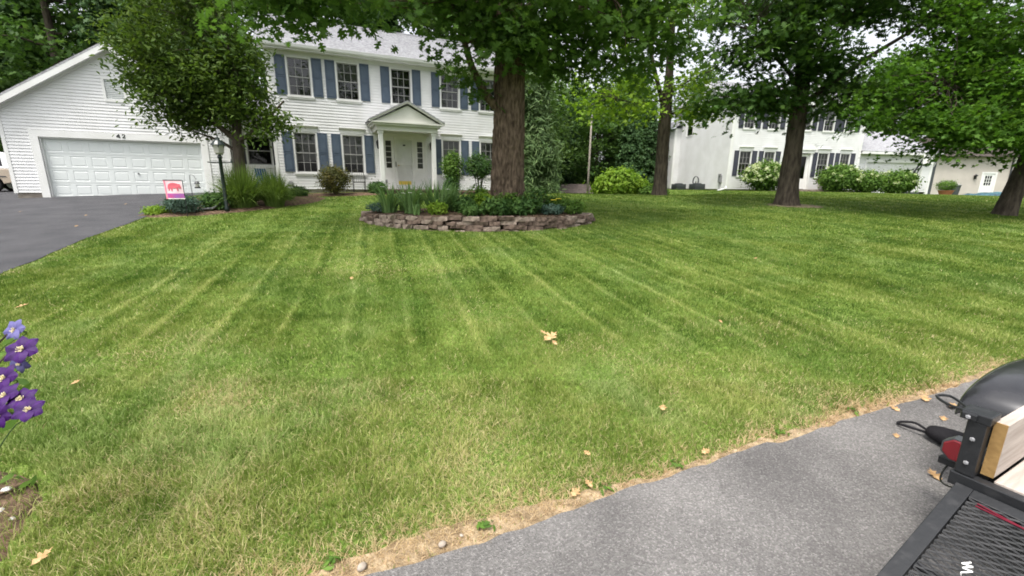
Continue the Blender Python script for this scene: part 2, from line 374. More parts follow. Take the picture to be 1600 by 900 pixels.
def ground_patch(name, poly, m, dz=.02, mound=0.0):
    cx = sum(p[0] for p in poly)/len(poly); cy = sum(p[1] for p in poly)/len(poly); n = len(poly); V = []; F = []
    rings = [1.0, .85, .6, .3]
    for j, r in enumerate(rings):
        for p in poly:
            x = cx + (p[0]-cx)*r; y = cy + (p[1]-cy)*r; V.append((x, y, Hf(x, y) + dz + mound*(1-r*r) - (.06 if j == 0 else 0)))
    V.append((cx, cy, Hf(cx, cy) + dz + mound))
    for j in range(3):
        for i in range(n): F.append((j*n+i, j*n+(i+1) % n, (j+1)*n+(i+1) % n, (j+1)*n+i))
    for i in range(n): F.append((3*n+i, 3*n+(i+1) % n, 4*n))
    me = bpy.data.meshes.new(name); me.from_pydata(V, [], F); me.update(); me.polygons.foreach_set('use_smooth', [True]*len(F))
    return tag(link(name, me, m), kind='structure')
def smooth_poly(pts, n=6, jit=.05):
    out = []; m = len(pts)
    for i in range(m):
        p0, p1, p2, p3 = [np.array(pts[(i+k-1) % m], float) for k in range(4)]
        for t in np.arange(n)/n:
            q = .5*((2*p1)+(-p0+p2)*t+(2*p0-5*p1+4*p2-p3)*t*t+(-p0+3*p1-3*p2+p3)*t**3)
            out.append(tuple(q + rng.normal(0, jit, 2)))
    return out
MULCH = smooth_poly([(-9.9, 11.4), (-8.4, 11.6), (-7.7, 12.4), (-7.0, 13.6), (-6.6, 15.2), (-7.2, 16.9), (-9.4, 17.6), (-11.2, 17.4), (-11.5, 15.6), (-10.3, 13.2)], 5, .04)
ground_patch('mulch_bed', MULCH, M['mulch'], .035, .06)
FOUND = smooth_poly([(-8.6, 16.7), (-6.8, 17.0), (-5.4, 17.75), (-5.0, 18.3), (-5.8, 18.9), (-8.9, 17.7)], 4, .02)
ground_patch('foundation_bed', FOUND, M['mulch'], .03, .03)
FOUND2 = smooth_poly([(-3.4, 18.4), (-2.2, 18.3), (-.6, 19.2), (.3, 20.4), (-.2, 21.9), (-1.8, 21.2), (-3.2, 20.4)], 4, .02)
ground_patch('foundation_bed', FOUND2, M['mulch'], .03, .03)
CLEM = smooth_poly([(-2.10, 1.35), (-2.20, 1.72), (-2.42, 2.0), (-2.8, 2.18), (-3.4, 2.0), (-3.3, 1.2), (-2.4, 1.0)], 5, .03)
ground_patch('flower_bed_soil', CLEM, M['mulch'], .012, .02)
T2 = (9.63, 15.67); T3 = (6.48, 19.77); T4 = (14.95, 13.48)
ground_patch('bare_soil_patch', smooth_poly([(T2[0]+r*math.cos(a), T2[1]+.75*r*math.sin(a)) for a, r in zip(np.arange(0, 6.28, .52), (.95, .8, .7, .6, .6, .7, .8, .9, 1.0, 1.2, 1.5, 1.3))], 3, .03), M['bare'], .012, .0)
BEDC = (-.92, 11.75); BEDA, BEDB = 2.98, 1.86
def in_poly(x, y, poly):
    r = np.zeros(np.shape(x), bool); n = len(poly)
    for i in range(n):
        x1, y1 = poly[i]; x2, y2 = poly[(i+1) % n]
        c = ((y1 > y) != (y2 > y)) & (x < (x2-x1)*(y-y1)/((y2-y1) if abs(y2-y1) > 1e-12 else 1e-12) + x1)
        r ^= c
    return r
# house frames
A1 = R(24.294); C1 = (-9.49, 18.13)
A2 = R(10.2); C2 = (14.12, 29.63)
def loc_frame(x, y, C, A):
    dx, dy = x - C[0], y - C[1]; return dx*math.cos(A)+dy*math.sin(A), -dx*math.sin(A)+dy*math.cos(A)
def wpt(u, n, C=C1, A=A1): return C[0]+u*math.cos(A)-n*math.sin(A), C[1]+u*math.sin(A)+n*math.cos(A)

# ------------------------------------------------------------------ grass blades
def grass():
    P = []
    for y0, y1, dens in ((1.0, 2.2, 14000), (2.2, 3.2, 11000), (3.2, 4.6, 6500), (4.6, 6.5, 4200), (6.5, 9.5, 2300), (9.5, 14, 1000), (14, 22, 400), (22, 31, 150)):
        wd = 1.28*y1 + 1.2; n = int(dens*(y1-y0)*2*wd)
        p = np.stack([rng.uniform(-wd, wd, n), rng.uniform(y0, y1, n)], 1)
        p = p[np.abs(p[:, 0]) < 1.26*p[:, 1] + 1.0]; P.append(p)
    P = np.concatenate(P); x, y = P[:, 0], P[:, 1]
    ed = (y - edge_y(x))*.926                     # distance from near asphalt
    ld = x - ledge_x(np.clip(y, -2, 18.9)); ld = np.where(y > 18.5, 5.0, ld)
    be = ((x-BEDC[0])/BEDA)**2 + ((y-BEDC[1])/BEDB)**2
    u1, n1 = loc_frame(x, y, C1, A1); u2, n2 = loc_frame(x, y, C2, A2)
    keep = (ed > .0) & (ld > .02) & (be > .93) & ~((n1 > -.05) & (u1 > -1.8) & (u1 < 10.3)) & ~((n1 > 1.75) & (u1 < -1.8)) & ~((n1 > -1.9) & (u1 > 3.4) & (u1 < 6.6))
    keep &= ~((n2 > -.05) & (u2 > -.1)) & ~((y > 26) & (x > 11) & (n2 > 5)) & (y < 31)
    for poly in (MULCH, FOUND, FOUND2): keep &= ~in_poly(x, y, poly)
    inc = in_poly(x, y, CLEM); keep &= ~(inc & (rng.random(len(x)) < .72))
    bare = ((x-T2[0]-.2)/1.15)**2 + ((y-T2[1]+.15)/.7)**2 < 1; keep &= ~(bare & (rng.random(len(x)) < .85))
    # sparse along the scalped edge
    thin = np.exp(-np.clip(ed, 0, 9)/(.06+.10*vnoise(x, y, .7)))
    keep &= rng.random(len(x)) > .12*thin
    x, y, ed, ld = x[keep], y[keep], ed[keep], ld[keep]; n = len(x)
    # dryness (dead straw) field
    near = np.exp(-((y-2.0)/2.4)**2)
    dry = np.clip((fbm(x, y, .9) - .53)*3.0, 0, 1)*.42*(.14+near) + .07*near*vnoise(x, y, .5) + .012
    edge_w = .03 + .10*vnoise(x, 5.0+0*x, .45) + .07*vnoise(x, y, .16) + .12*np.clip(1-np.abs(x+.35)/1.1, 0, 1)
    dry += .95*np.exp(-(ed/edge_w)**1.5) + .30*np.exp(-ed/.3)*near + .5*np.exp(-np.abs(ld)/.10)*(y < 16)
    for cx, cy, rx, ry, a in ((-1.9, 6.6, 1.1, .55, .30), (-1.35, 2.85, .8, .4, .22), (-3.2, 3.6, .9, .4, .18), (2.9, 4.4, .9, .35, .18), (-1.0, 2.1, 1.0, .3, .16), (.2, 2.6, .7, .3, .10), (-1.7, 1.75, .45, .35, .22), (-2.1, 1.9, .4, .3, .35)):
        dry += a*np.exp(-(((x-cx)/rx)**2+((y-cy)/ry)**2))*(.3+1.1*vnoise(x, y, .28))
    # mowing passes: sheen of bent blades painted into blade colour, light and dark
    sa = R(-17.5); s = (x*math.cos(sa) - y*math.sin(sa))/.62 + .25*(fbm(x, y, 2.5)-.5); fr = s - np.floor(s)
    line = np.exp(-((fr-.5)/.055)**2)*sst(3.0, 4.5, y)*(1-sst(9.0, 12.5, y))*sst(-6.5, -4.5, x)*(1-sst(2.5, 5.5, x))*(.25+1.0*vnoise(x, y, 1.3))
    line = line - .55*np.exp(-((fr-.70)/.08)**2)*sst(3.0, 4.5, y)*(1-sst(9.0, 12.5, y))*sst(-6.5, -4.5, x)*(1-sst(2.5, 5.5, x))
    band = (np.floor(s) % 2 - .5)*sst(3.0, 5, y)
    dry += .05*np.maximum(line, 0)
    isdry = rng.random(n) < np.clip(dry, 0, .95)
    # colours: living blades from deep to yellow green, dead blades straw to tan
    v = np.clip(.40 + .7*(fbm(x, y, .8)-.5) + .65*(fbm(x+50, y, .16)-.5) + rng.normal(0, .18, n) + .50*line + .10*band + .26*near - .06*sst(6, 14, y), 0, 1)[:, None]
    g0, g1, g2 = np.array((.064, .126, .014)), np.array((.188, .262, .044)), np.array((.455, .490, .165))
    C = np.where(v < .5, g0+(g1-g0)*v*2, g1+(g2-g1)*(v-.5)*2)
    k = rng.random((n, 1)); strong = np.exp(-(ed/.2)**2)[:, None]
    S = np.array((.46, .39, .19))*(1-k) + np.array((.64, .56, .31))*k
    S = S*(1-strong) + strong*(np.array((.46, .33, .19))*(1-k)+np.array((.66, .50, .31))*k)
    cool = sst(.45, .75, fbm(x+20, y+9, .75))[:, None]; C = C*(1 + cool*np.array((-.10, -.01, .12)))
    C = np.where(isdry[:, None], S, C)
    dist = np.sqrt(x*x+y*y)
    h = rng.uniform(.022, .046, n)*(1+.30*near)*np.where(isdry, .8, 1.0)*(1-.45*np.exp(-ed/.07))*(1 + .65*(fbm(x, y, .28)-.5)*2)
    h *= 1 + .5*(np.exp(-(((x+1.75)/.9)**2+((y-2.05)/.6)**2)))
    wd = np.maximum(.0021, dist*.00085)*rng.uniform(.8, 1.3, n)
    yaw = rng.uniform(0, 2*np.pi, n); lean = np.abs(rng.normal(.35, .30, n)) + np.where(isdry, .55, 0)
    ld_ = rng.uniform(0, 2*np.pi, n)
    ldx = np.cos(ld_) + .5*band*math.sin(sa); ldy = np.sin(ld_) + .9*band*math.cos(sa)
    base = np.stack([x, y, H(x, y) - .004], 1)
    side = np.stack([np.cos(yaw), np.sin(yaw), 0*yaw], 1)*wd[:, None]
    out = np.stack([ldx, ldy, 0*ldx], 1)
    def pt(t, bend): return base + out*(h*lean*bend)[:, None] + np.array((0, 0, 1.0))*(h*t/np.sqrt(1+.3*lean*lean))[:, None]
    mid, tip = pt(.58, .35), pt(1.0, 1.15)
    nearm = y < 3.2
    a = nearm
    Vn = np.stack([base-side, base+side, mid+side*.75, base-side, mid+side*.75, mid-side*.75, mid-side*.75, mid+side*.75, tip], 1)[a]
    b = ~nearm
    Vf = np.stack([base-side, base+side, tip], 1)[b]
    V = np.concatenate([Vn.reshape(-1, 3), Vf.reshape(-1, 3)])
    CC = np.concatenate([np.repeat(C[a], 9, 0), np.repeat(C[b], 3, 0)]); CC = np.concatenate([CC, np.ones((len(CC), 1))], 1)
    me = np_mesh('grass', V, 3, len(V)//3, CC, 'gcol')
    m = bpy.data.materials.new('grass_blade'); m.use_nodes = True; t = m.node_tree; p = t.nodes['Principled BSDF']
    at = t.nodes.new('ShaderNodeAttribute'); at.attribute_name = 'gcol'
    t.links.new(at.outputs['Color'], p.inputs['Base Color']); p.inputs['Roughness'].default_value = .55; p.inputs['Specular IOR Level'].default_value = .25
    tr = t.nodes.new('ShaderNodeBsdfTranslucent'); t.links.new(at.outputs['Color'], tr.inputs[0])
    mx = t.nodes.new('ShaderNodeMixShader'); mx.inputs[0].default_value = .48
    t.links.new(p.outputs[0], mx.inputs[1]); t.links.new(tr.outputs[0], mx.inputs[2]); t.links.new(mx.outputs[0], t.nodes['Material Output'].inputs['Surface'])
    o = link('grass', me, m)
    tag(o, 'mown green lawn grass with straw coloured dry patches and faint mowing stripes', 'grass', kind='stuff')
    print('grass blades', n, 'tris', len(V)//3)
grass()

# ------------------------------------------------------------------ house building blocks (house-local: u along the front, n backwards, z up)
def siding(parent, P0, P1, z0, z1, m, openings=(), top=None, pitch=.112):
    """lap siding from P0 to P1 (left to right seen from outside); top(u)->height for gables given as (peak_u, peak_z, slope)"""
    P0 = Vector((*P0, 0)); P1 = Vector((*P1, 0)); L = (P1-P0).length; d = (P1-P0)/L; o = Vector((d.y, -d.x, 0)); b = MB(); z = z0
    ztop = z1 if top is None else top[1]
    while z < ztop - .005:
        zt = min(z + pitch, ztop); zm = (z+zt)/2
        def span(zz):
            if top is None or zz <= z1: return 0.0, L
            hw = max(0.0, (top[1]-zz)/top[2]); return max(0.0, top[0]-hw), min(L, top[0]+hw)
        (a0, a1), (c0, c1) = span(z), span(zt)
        cuts = sorted([(q[0], q[1]) for q in openings if q[2] < zm < q[3]])
        segs = []; cur = a0; curt = c0
        for q0, q1 in cuts:
            if q0 > cur: segs.append((cur, q0, curt, q0))
            cur = max(cur, q1); curt = max(curt, q1)
        if cur < a1: segs.append((cur, a1, curt, c1))
        for s0, s1, t0, t1 in segs:
            lo0 = P0+d*s0; lo1 = P0+d*s1; hi0 = P0+d*t0; hi1 = P0+d*t1
            Z0 = Vector((0, 0, z)); Z1 = Vector((0, 0, zt))
            b.quad(lo0+o*.023+Z0, lo1+o*.023+Z0, hi1+o*.003+Z1, hi0+o*.003+Z1)
            b.quad(lo0+Z0, lo1+Z0, lo1+o*.023+Z0, lo0+o*.023+Z0)
        z = zt
    ob = b.build('siding', m, parent); ob['kind'] = 'stuff'; return ob
def roof_slope(parent, e0, e1, r0, r1, m, course=.15, name='roof', th=.05):
    """stepped shingle courses from the eave line e0-e1 up to the ridge r0-r1"""
    e0, e1, r0, r1 = map(Vector, (e0, e1, r0, r1)); b = MB()
    nrm = (e1-e0).cross(r0-e0).normalized()
    if nrm.z < 0: nrm = -nrm
    k = max(3, int((r0-e0).length/course))
    for i in range(k):
        t0, t1 = i/k, (i+1)/k
        a, c = e0.lerp(r0, t0), e1.lerp(r1, t0); A, Cc = e0.lerp(r0, t1), e1.lerp(r1, t1)
        lift = nrm*.022
        b.quad(a+lift, c+lift, Cc+nrm*.004, A+nrm*.004); b.quad(a, c, c+lift, a+lift)
    b.quad(e0-nrm*th, r0-nrm*th, r1-nrm*th, e1-nrm*th); b.quad(e0-nrm*th, e1-nrm*th, e1, e0)
    b.quad(e0-nrm*th, e0, r0, r0-nrm*th); b.quad(e1-nrm*th, r1-nrm*th, r1, e1)
    return b.build(name, m, parent)
_pane = {}
def window(parent, u0, u1, z0, z1, n=0.0, grid=(3, 2), crown=False, sill=True, blind=0.0, curtain=False, fine=True, trim='trim', screen=True, cas=.055):
    """double hung window in a wall whose face is at n, looking to -n; u0..z1 outer edges of casing"""
    f = MB()
    f.box(u0, u0+cas, n-.035, n+.05, z0, z1).box(u1-cas, u1, n-.035, n+.05, z0, z1).box(u0+cas, u1-cas, n-.035, n+.05, z1-cas, z1).box(u0+cas, u1-cas, n-.035, n+.05, z0, z0+.03)
    W = f.build('window', M[trim], parent)
    a0, a1, b0, b1 = u0+cas, u1-cas, z0+.03, z1-cas; zm = (b0+b1)/2
    if sill: MB().box(u0-.05, u1+.05, n-.07, n-.036, z0-.05, z0+.012).box(u0-.03, u1+.03, n-.05, n-.024, z0-.11, z0-.05).build('sill', M[trim], W)
    if crown:
        MB().box(u0-.03, u1+.03, n-.045, n-.0, z1+.002, z1+.15).prism([(u0-.06, n-.02, z1+.15), (u0-.06, n-.07, z1+.15), (u0-.06, n-.12, z1+.21), (u0-.06, n-.12, z1+.24), (u0-.06, n-.02, z1+.24)], (u1-u0+.12, 0, 0)).build('crown_header', M[trim], W)
    for k, (s0, s1, dn) in enumerate(((zm-.02, b1, .02), (b0, zm+.02, .055))):
        yy = n+.0+dn; s = MB(); r = .038
        s.box(a0, a0+r, yy-.016, yy+.016, s0, s1).box(a1-r, a1, yy-.016, yy+.016, s0, s1).box(a0+r, a1-r, yy-.016, yy+.016, s1-r, s1).box(a0+r, a1-r, yy-.016, yy+.016, s0, s0+r)
        g0, g1, h0, h1 = a0+r, a1-r, s0+r, s1-r
        if grid:
            for i in range(1, grid[0]): c = g0+(g1-g0)*i/grid[0]; s.box(c-.009, c+.009, yy-.012, yy+.012, h0, h1)
            for j in range(1, grid[1]): c = h0+(h1-h0)*j/grid[1]; s.box(g0, g1, yy-.010, yy+.010, c-.009, c+.009)
        s.build('sash', M['sash'], W)
        gx, gz = (grid if (grid and fine) else (1, 1)); pw, ph = (g1-g0)/gx, (h1-h0)/gz
        key = (round(pw, 3), round(ph, 3))
        if key not in _pane: _pane[key] = MB().quad((-pw/2, 0, -ph/2), (pw/2, 0, -ph/2), (pw/2, 0, ph/2), (-pw/2, 0, ph/2)).mesh('pane')
        for i in range(gx):
            for j in range(gz):
                link('pane', _pane[key], M['glass'], W, (g0+pw*(i+.5), yy+.002, h0+ph*(j+.5)), (rng.normal(0, .006), 0, rng.normal(0, .006)))
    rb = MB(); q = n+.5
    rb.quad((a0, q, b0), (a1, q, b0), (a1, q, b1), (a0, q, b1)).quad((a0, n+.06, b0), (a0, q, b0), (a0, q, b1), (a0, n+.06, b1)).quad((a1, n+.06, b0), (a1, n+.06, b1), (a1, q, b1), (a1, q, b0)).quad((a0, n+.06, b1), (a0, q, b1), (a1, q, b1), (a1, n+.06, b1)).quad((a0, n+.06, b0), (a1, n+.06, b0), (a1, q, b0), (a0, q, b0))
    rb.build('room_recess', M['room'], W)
    if blind: MB().box(a0+.02, a1-.02, n+.10, n+.105, b1-(b1-b0)*blind, b1-.002).build('blind', M['blind'], W)
    if curtain:
        c = MB(); k = 9
        for side in (0, 1):
            for i in range(k):
                wdt = (a1-a0)*.30; t0 = i/k*wdt; t1 = (i+1)/k*wdt
                x0, x1 = (a0+t0, a0+t1) if side == 0 else (a1-t1, a1-t0)
                c.quad((x0, n+.13+(i % 2)*.03, b0), (x1, n+.13+((i+1) % 2)*.03, b0), (x1, n+.13+((i+1) % 2)*.03, b1), (x0, n+.13+(i % 2)*.03, b1))
        c.build('curtain', M['curtain'], W)
    return W
def shutter(parent, u0, u1, z0, z1, n, m, panels=True):
    f = MB(); t = .046; r = .05; zm = z0+(z1-z0)*.47
    f.box(u0, u0+r, n-t, n-.029, z0, z1).box(u1-r, u1, n-t, n-.029, z0, z1)
    for a, b_ in ((z0, z0+r), (z1-r, z1), (zm-r*.5, zm+r*.5)): f.box(u0+r, u1-r, n-t, n-.029, a, b_)
    S = f.build('shutter', m, parent)
    for a, b_ in ((z0+r, zm-r*.5), (zm+r*.5, z1-r)):
        g = MB(); y0 = n-.031; i = .03
        g.quad((u0+r, y0, a), (u1-r, y0, a), (u1-r, y0, b_), (u0+r, y0, b_))
        pa, pb, pc, pd = (u0+r+.008, a+.008), (u1-r-.008, a+.008), (u1-r-.008, b_-.008), (u0+r+.008, b_-.008)
        q = [(u0+r+i, n-.042, a+i), (u1-r-i, n-.042, a+i), (u1-r-i, n-.042, b_-i), (u0+r+i, n-.042, b_-i)]
        o = [(p[0], y0-.001, p[1]) for p in (pa, pb, pc, pd)]
        g.quad(*q)
        for k in range(4): g.quad(o[k], o[(k+1) % 4], q[(k+1) % 4], q[k])
        g.build('panel', m, S)
    return S
def walls_box(parent, u0, u1, n0, n1, z0, z1, m):
    pass
def garage_door(parent, u0, u1, z0, z1, n, m, cols=8, rows=4):
    D = MB().box(u0, u1, n, n+.04, z0, z1).build('garage_door', m, parent)
    pw, ph = (u1-u0)/cols, (z1-z0)/rows
    g = MB(); i = .075; o = [(-pw/2+i, 0, -ph/2+i*.95), (pw/2-i, 0, -ph/2+i*.95), (pw/2-i, 0, ph/2-i*.95), (-pw/2+i, 0, ph/2-i*.95)]
    c1 = [(p[0]*.955, .008, p[2]*.93) for p in o]; c2 = [(p[0]*.84, .008, p[2]*.76) for p in o]; c3 = [(p[0]*.80, .001, p[2]*.70) for p in o]
    R0 = [(-pw/2, 0, -ph/2+.004), (pw/2, 0, -ph/2+.004), (pw/2, 0, ph/2-.004), (-pw/2, 0, ph/2-.004)]
    for A_, B_ in ((R0, o), (o, c1), (c1, c2), (c2, c3)):
        for k in range(4): g.quad(A_[k], A_[(k+1) % 4], B_[(k+1) % 4], B_[k])
    g.quad(*c3); me = g.mesh('panel')
    for c in range(cols):
        for r in range(rows): link('panel', me, m, D, (u0+pw*(c+.5), n-.018, z0+ph*(r+.5)))
    return D

# ------------------------------------------------------------------ house with the two car garage
def house_one():
    h = empty('white_house', (C1[0], C1[1], 0), A1, 'white two storey house with blue shutters, front portico and wide two car garage', 'house')
    W2 = [(.68, 1.58), (2.47, 3.39), (4.62, 5.54), (6.78, 7.70), (8.62, 9.52)]
    W1 = [(.68, 1.58), (2.50, 3.41), (6.80, 7.71), (8.64, 9.54)]
    op = [(a, b, 5.00, 6.46) for a, b in W2] + [(a, b, 2.06, 3.68) for a, b in W1] + [(4.10, 6.12, 1.40, 3.80)]
    siding(h, (0, 0), (10.2, 0), 1.42, 6.66, M['siding'], op)
    siding(h, (10.2, 0), (10.2, 7.9), 1.42, 6.66, M['siding'], (), (3.95, 8.75, .53))
    siding(h, (10.2, 7.9), (0, 7.9), 1.42, 6.66, M['siding'])
    siding(h, (0, 7.9), (0, 0), 1.42, 6.66, M['siding'], (), (3.95, 8.75, .53))
    MB().box(.03, 10.17, .03, 7.87, .2, 1.42).build('foundation', M['concrete'], h)
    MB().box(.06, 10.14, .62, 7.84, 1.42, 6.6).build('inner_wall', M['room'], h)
    for u in (-.025, 10.115): MB().box(u, u+.11, -.03, .08, 1.40, 6.64).build('corner_board', M['trim'], h)
    MB().box(-.02, 10.22, -.038, -.0215, 6.48, 6.66).build('frieze_board', M['trim'], h)
    # roof
    zr, ze = 8.98, 6.80
    roof_slope(h, (-.3, -.36, ze), (10.5, -.36, ze), (-.3, 3.95, zr), (10.5, 3.95, zr), M['roof'])
    roof_slope(h, (10.5, 8.26, ze), (-.3, 8.26, ze), (10.5, 3.95, zr), (-.3, 3.95, zr), M['roof'])
    MB().box(-.3, 10.5, 3.86, 4.04, zr-.01, zr+.035).build('ridge_cap', M['roof'], h)
    MB().box(-.28, 10.48, -.335, -.04, 6.62, 6.655).build('soffit', M['trim'], h)
    MB().box(-.3, 10.5, -.355, -.336, 6.60, 6.76).build('fascia', M['trim'], h)
    g = MB(); prof = [(-.357, 6.78), (-.357, 6.66), (-.40, 6.645), (-.445, 6.69), (-.47, 6.785), (-.458, 6.785), (-.432, 6.70), (-.40, 6.66), (-.368, 6.672), (-.368, 6.78)]
    g.prism([(-.3, a, b) for a, b in prof], (10.8, 0, 0)).build('gutter', M['trim'], h)
    for uu in (-.3, 10.46):
        r = MB()
        for s_, a in ((1, -.36), (-1, 8.26)): r.beam((uu+.02, a, ze-.14), (uu+.02, 3.95, zr-.14), (.02, 0, 0), (0, 0, .09))
        r.build('rake_board', M['trim'], h)
    # windows and shutters
    for i, (a, b) in enumerate(W2):
        window(h, a, b, 5.00, 6.46, 0, (3, 2), blind=(.0, .45, .0, .0, .3)[i])
        shutter(h, a-.385, a-.02, 5.02, 6.45, 0, M['blue']); shutter(h, b+.02, b+.385, 5.02, 6.45, 0, M['blue'])
    for i, (a, b) in enumerate(W1):
        window(h, a, b, 2.06, 3.68, 0, (3, 2), crown=True, blind=(.70, .72, .8, .75)[i])
        shutter(h, a-.385, a-.02, 2.10, 3.66, 0, M['blue']); shutter(h, b+.02, b+.385, 2.10, 3.66, 0, M['blue'])
    # entry
    d = MB().box(4.10, 6.12, .0, .06, 3.72, 3.80).box(4.10, 4.18, -.01, .06, 1.58, 3.72).box(6.04, 6.12, -.01, .06, 1.58, 3.72).box(4.18, 4.66, .02, .06, 1.58, 2.35).box(5.56, 6.04, .02, .06, 1.58, 2.35).box(4.18, 4.30, .02, .06, 2.35, 3.72).box(4.54, 4.66, .02, .06, 2.35, 3.72).box(5.56, 5.68, .02, .06, 2.35, 3.72).box(5.92, 6.04, .02, .06, 2.35, 3.72)
    d.box(4.30, 4.54, .02, .06, 3.50, 3.72).box(5.68, 5.92, .02, .06, 3.50, 3.72).box(4.10, 6.12, -.03, .10, 1.42, 1.58)
    E_ = d.build('entry_surround', M['trim'], h)
    for s0 in (4.30, 5.68):
        for j in range(5):
            z = 2.35+j*.23; MB().quad((s0+.012, .05, z+.012), (s0+.228, .05, z+.012), (s0+.228, .05, z+.218), (s0+.012, .05, z+.218)).build('pane', M['glass'], E_)
            if j: MB().box(s0, s0+.24, .035, .06, z-.012, z+.012).build('muntin', M['trim'], E_)
        MB().quad((s0, .075, 2.3), (s0+.24, .075, 2.3), (s0+.24, .075, 3.55), (s0, .075, 3.55)).build('curtain', M['blind'], E_)
    D = MB().box(4.665, 4.78, .015, .05, 1.585, 3.715).box(5.44, 5.555, .015, .05, 1.585, 3.715).box(4.78, 5.44, .015, .05, 3.56, 3.715).box(4.78, 5.44, .015, .05, 1.585, 1.80).box(4.78, 5.44, .015, .05, 2.48, 2.56).build('storm_door', M['trim'], h)
    MB().quad((4.78, .035, 1.8), (5.44, .035, 1.8), (5.44, .035, 2.48), (4.78, .035, 2.48)).build('pane', M['doorglass'], D)
    MB().quad((4.78, .035, 2.56), (5.44, .035, 2.56), (5.44, .035, 3.56), (4.78, .035, 3.56)).build('pane', M['doorglass'], D)
    MB().box(4.80, 5.36, .008, .0148, 1.63, 1.79).build('kick_plate', M['brass'], D)
    MB().box(4.70, 4.72, -.03, .014, 2.40, 2.62).build('door_handle', M['black'], D)
    dd = MB().box(4.68, 5.54, .070, .12, 1.585, 3.71)
    for a, b_, z0, z1 in ((4.78, 5.05, 1.75, 2.35), (5.17, 5.44, 1.75, 2.35), (4.78, 5.05, 2.5, 3.25), (5.17, 5.44, 2.5, 3.25)): dd.box(a, b_, .060, .0705, z0, z1)
    dr = dd.build('front_door', M['trim'], h)
    MB().lathe([(.03, 0), (.045, .02), (.03, .05)], 10, (4.84, .055, 2.45)).build('door_knob', M['brass'], dr)
    MB().box(5.06, 5.16, .045, .0695, 3.30, 3.36).build('door_knocker', M['black'], dr)
    # portico
    for u in (3.94, 6.12):
        c = MB().box(u-.085, u+.085, -1.28, -1.11, 1.52, 3.66).box(u-.115, u+.115, -1.31, -1.08, 1.40, 1.52).box(u-.115, u+.115, -1.31, -1.08, 3.66, 3.76)
        bevel(c.build('column', M['trim'], h), .01)
    e = MB().box(3.78, 6.28, -1.34, -1.06, 3.76, 3.96).box(3.78, 4.0, -1.06, -.03, 3.76, 3.96).box(6.06, 6.28, -1.06, -.03, 3.76, 3.96).box(4.0, 6.06, -1.06, -.03, 3.90, 3.955)
    e.box(3.66, 6.40, -1.44, -.03, 3.962, 4.04).box(3.60, 6.46, -1.50, -.03, 4.042, 4.10).build('entablature', M['cream'], h)
    MB().prism([(3.72, -1.40, 4.10), (6.34, -1.40, 4.10), (5.03, -1.40, 4.76)], (0, 1.37, 0)).build('pediment', M['cream'], h)
    for s in (-1, 1):
        a = (5.03+s*1.52, 4.08); p = (5.03, 4.86)
        MB().beam((a[0], -1.46, a[1]+.02), (p[0], -1.46, p[1]+.02), (0, .05, 0), (0, 0, .045)).build('rake_moulding', M['cream'], h)
        roof_slope(h, (a[0], -1.53, a[1]+.07), (a[0], -.03, a[1]+.07), (p[0], -1.53, p[1]+.07), (p[0], -.03, p[1]+.07), M['roof'], name='portico_roof', th=.03)
    st = MB().box(3.6, 6.45, -1.5, -.03, 1.2, 1.40).build('stoop', M['stone'], h)
    MB().box(3.55, 6.50, -1.56, -.03, 1.402, 1.44).build('stoop_slab', M['stone2'], st)
    for u, z in ((3.98, 3.28), (6.30, 3.30)):
        L = MB().box(u-.03, u+.03, -.06, -.02, z-.12, z+.12).lathe([(.02, .22), (.075, .16), (.085, .10), (.05, -.12), (.03, -.16)], 6, (u, -.13, z)).build('wall_lantern', M['black'], h)
        MB().lathe([(.052, .09), (.04, -.09)], 6, (u, -.13, z)).build('lantern_glass', M['lampglass'], L)
    MB().lathe([(.11, 0), (.11, .03), (.07, .05)], 14).build('wall_vent', M['grey'], h, loc=(.45, -.02, 1.62), rot=(R(90), 0, 0))
    MB().box(4.28-.08, 4.28+.02, -.05, -.021, 1.70, 1.84).build('outlet_box', M['grey'], h)
    MB().box(3.46, 3.52, -.10, -.03, 1.45, 6.6).build('downspout', M['siding'], h) if False else None
    # garage wing
    n0 = 1.84; uL, uR = -8.66, -1.80; uc = -5.23; L = uR-uL; zc = 4.14; pk = 6.34; sl = (pk-zc)/(L/2)
    op = [(-7.85-uL, -2.62-uL, 1.0, 3.44), (-5.56-uL, -4.94-uL, 4.62, 5.38)]
    siding(h, (uL, n0), (uR, n0), 1.21, zc, M['siding'], op, (L/2, pk, sl))
    siding(h, (uR, n0), (uR, 8.5), 1.21, zc, M['siding']); siding(h, (uL, 8.5), (uL, n0), 1.21, zc, M['siding'])
    MB().box(uL+.03, -7.74, n0+.03, 8.4, .2, 1.21).box(-2.73, uR-.03, n0+.03, 8.4, .2, 1.21).build('foundation', M['concrete'], h)
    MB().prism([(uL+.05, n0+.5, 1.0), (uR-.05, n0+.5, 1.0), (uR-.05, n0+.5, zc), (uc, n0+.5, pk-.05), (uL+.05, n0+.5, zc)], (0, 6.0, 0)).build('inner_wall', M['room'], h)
    for u in (uL-.025, uR-.085): MB().box(u, u+.11, n0-.03, n0+.08, 1.19, zc+.02).build('corner_board', M['trim'], h)
    t = MB().box(-7.93, -7.70, n0-.045, n0+.02, 1.03, 3.20).box(-2.77, -2.54, n0-.045, n0+.02, 1.03, 3.20).box(-7.93, -2.54, n0-.045, n0+.02, 3.20, 3.44)
    t.box(-7.695, -7.66, n0+.02, n0+.13, 1.03, 3.2).box(-2.80, -2.765, n0+.02, n0+.13, 1.03, 3.2).box(-7.66, -2.80, n0+.02, n0+.13, 3.15, 3.2).build('garage_door_trim', M['trim'], h)
    gd = garage_door(h, -7.66, -2.80, 1.04, 3.15, n0+.13, M['gdoor'])
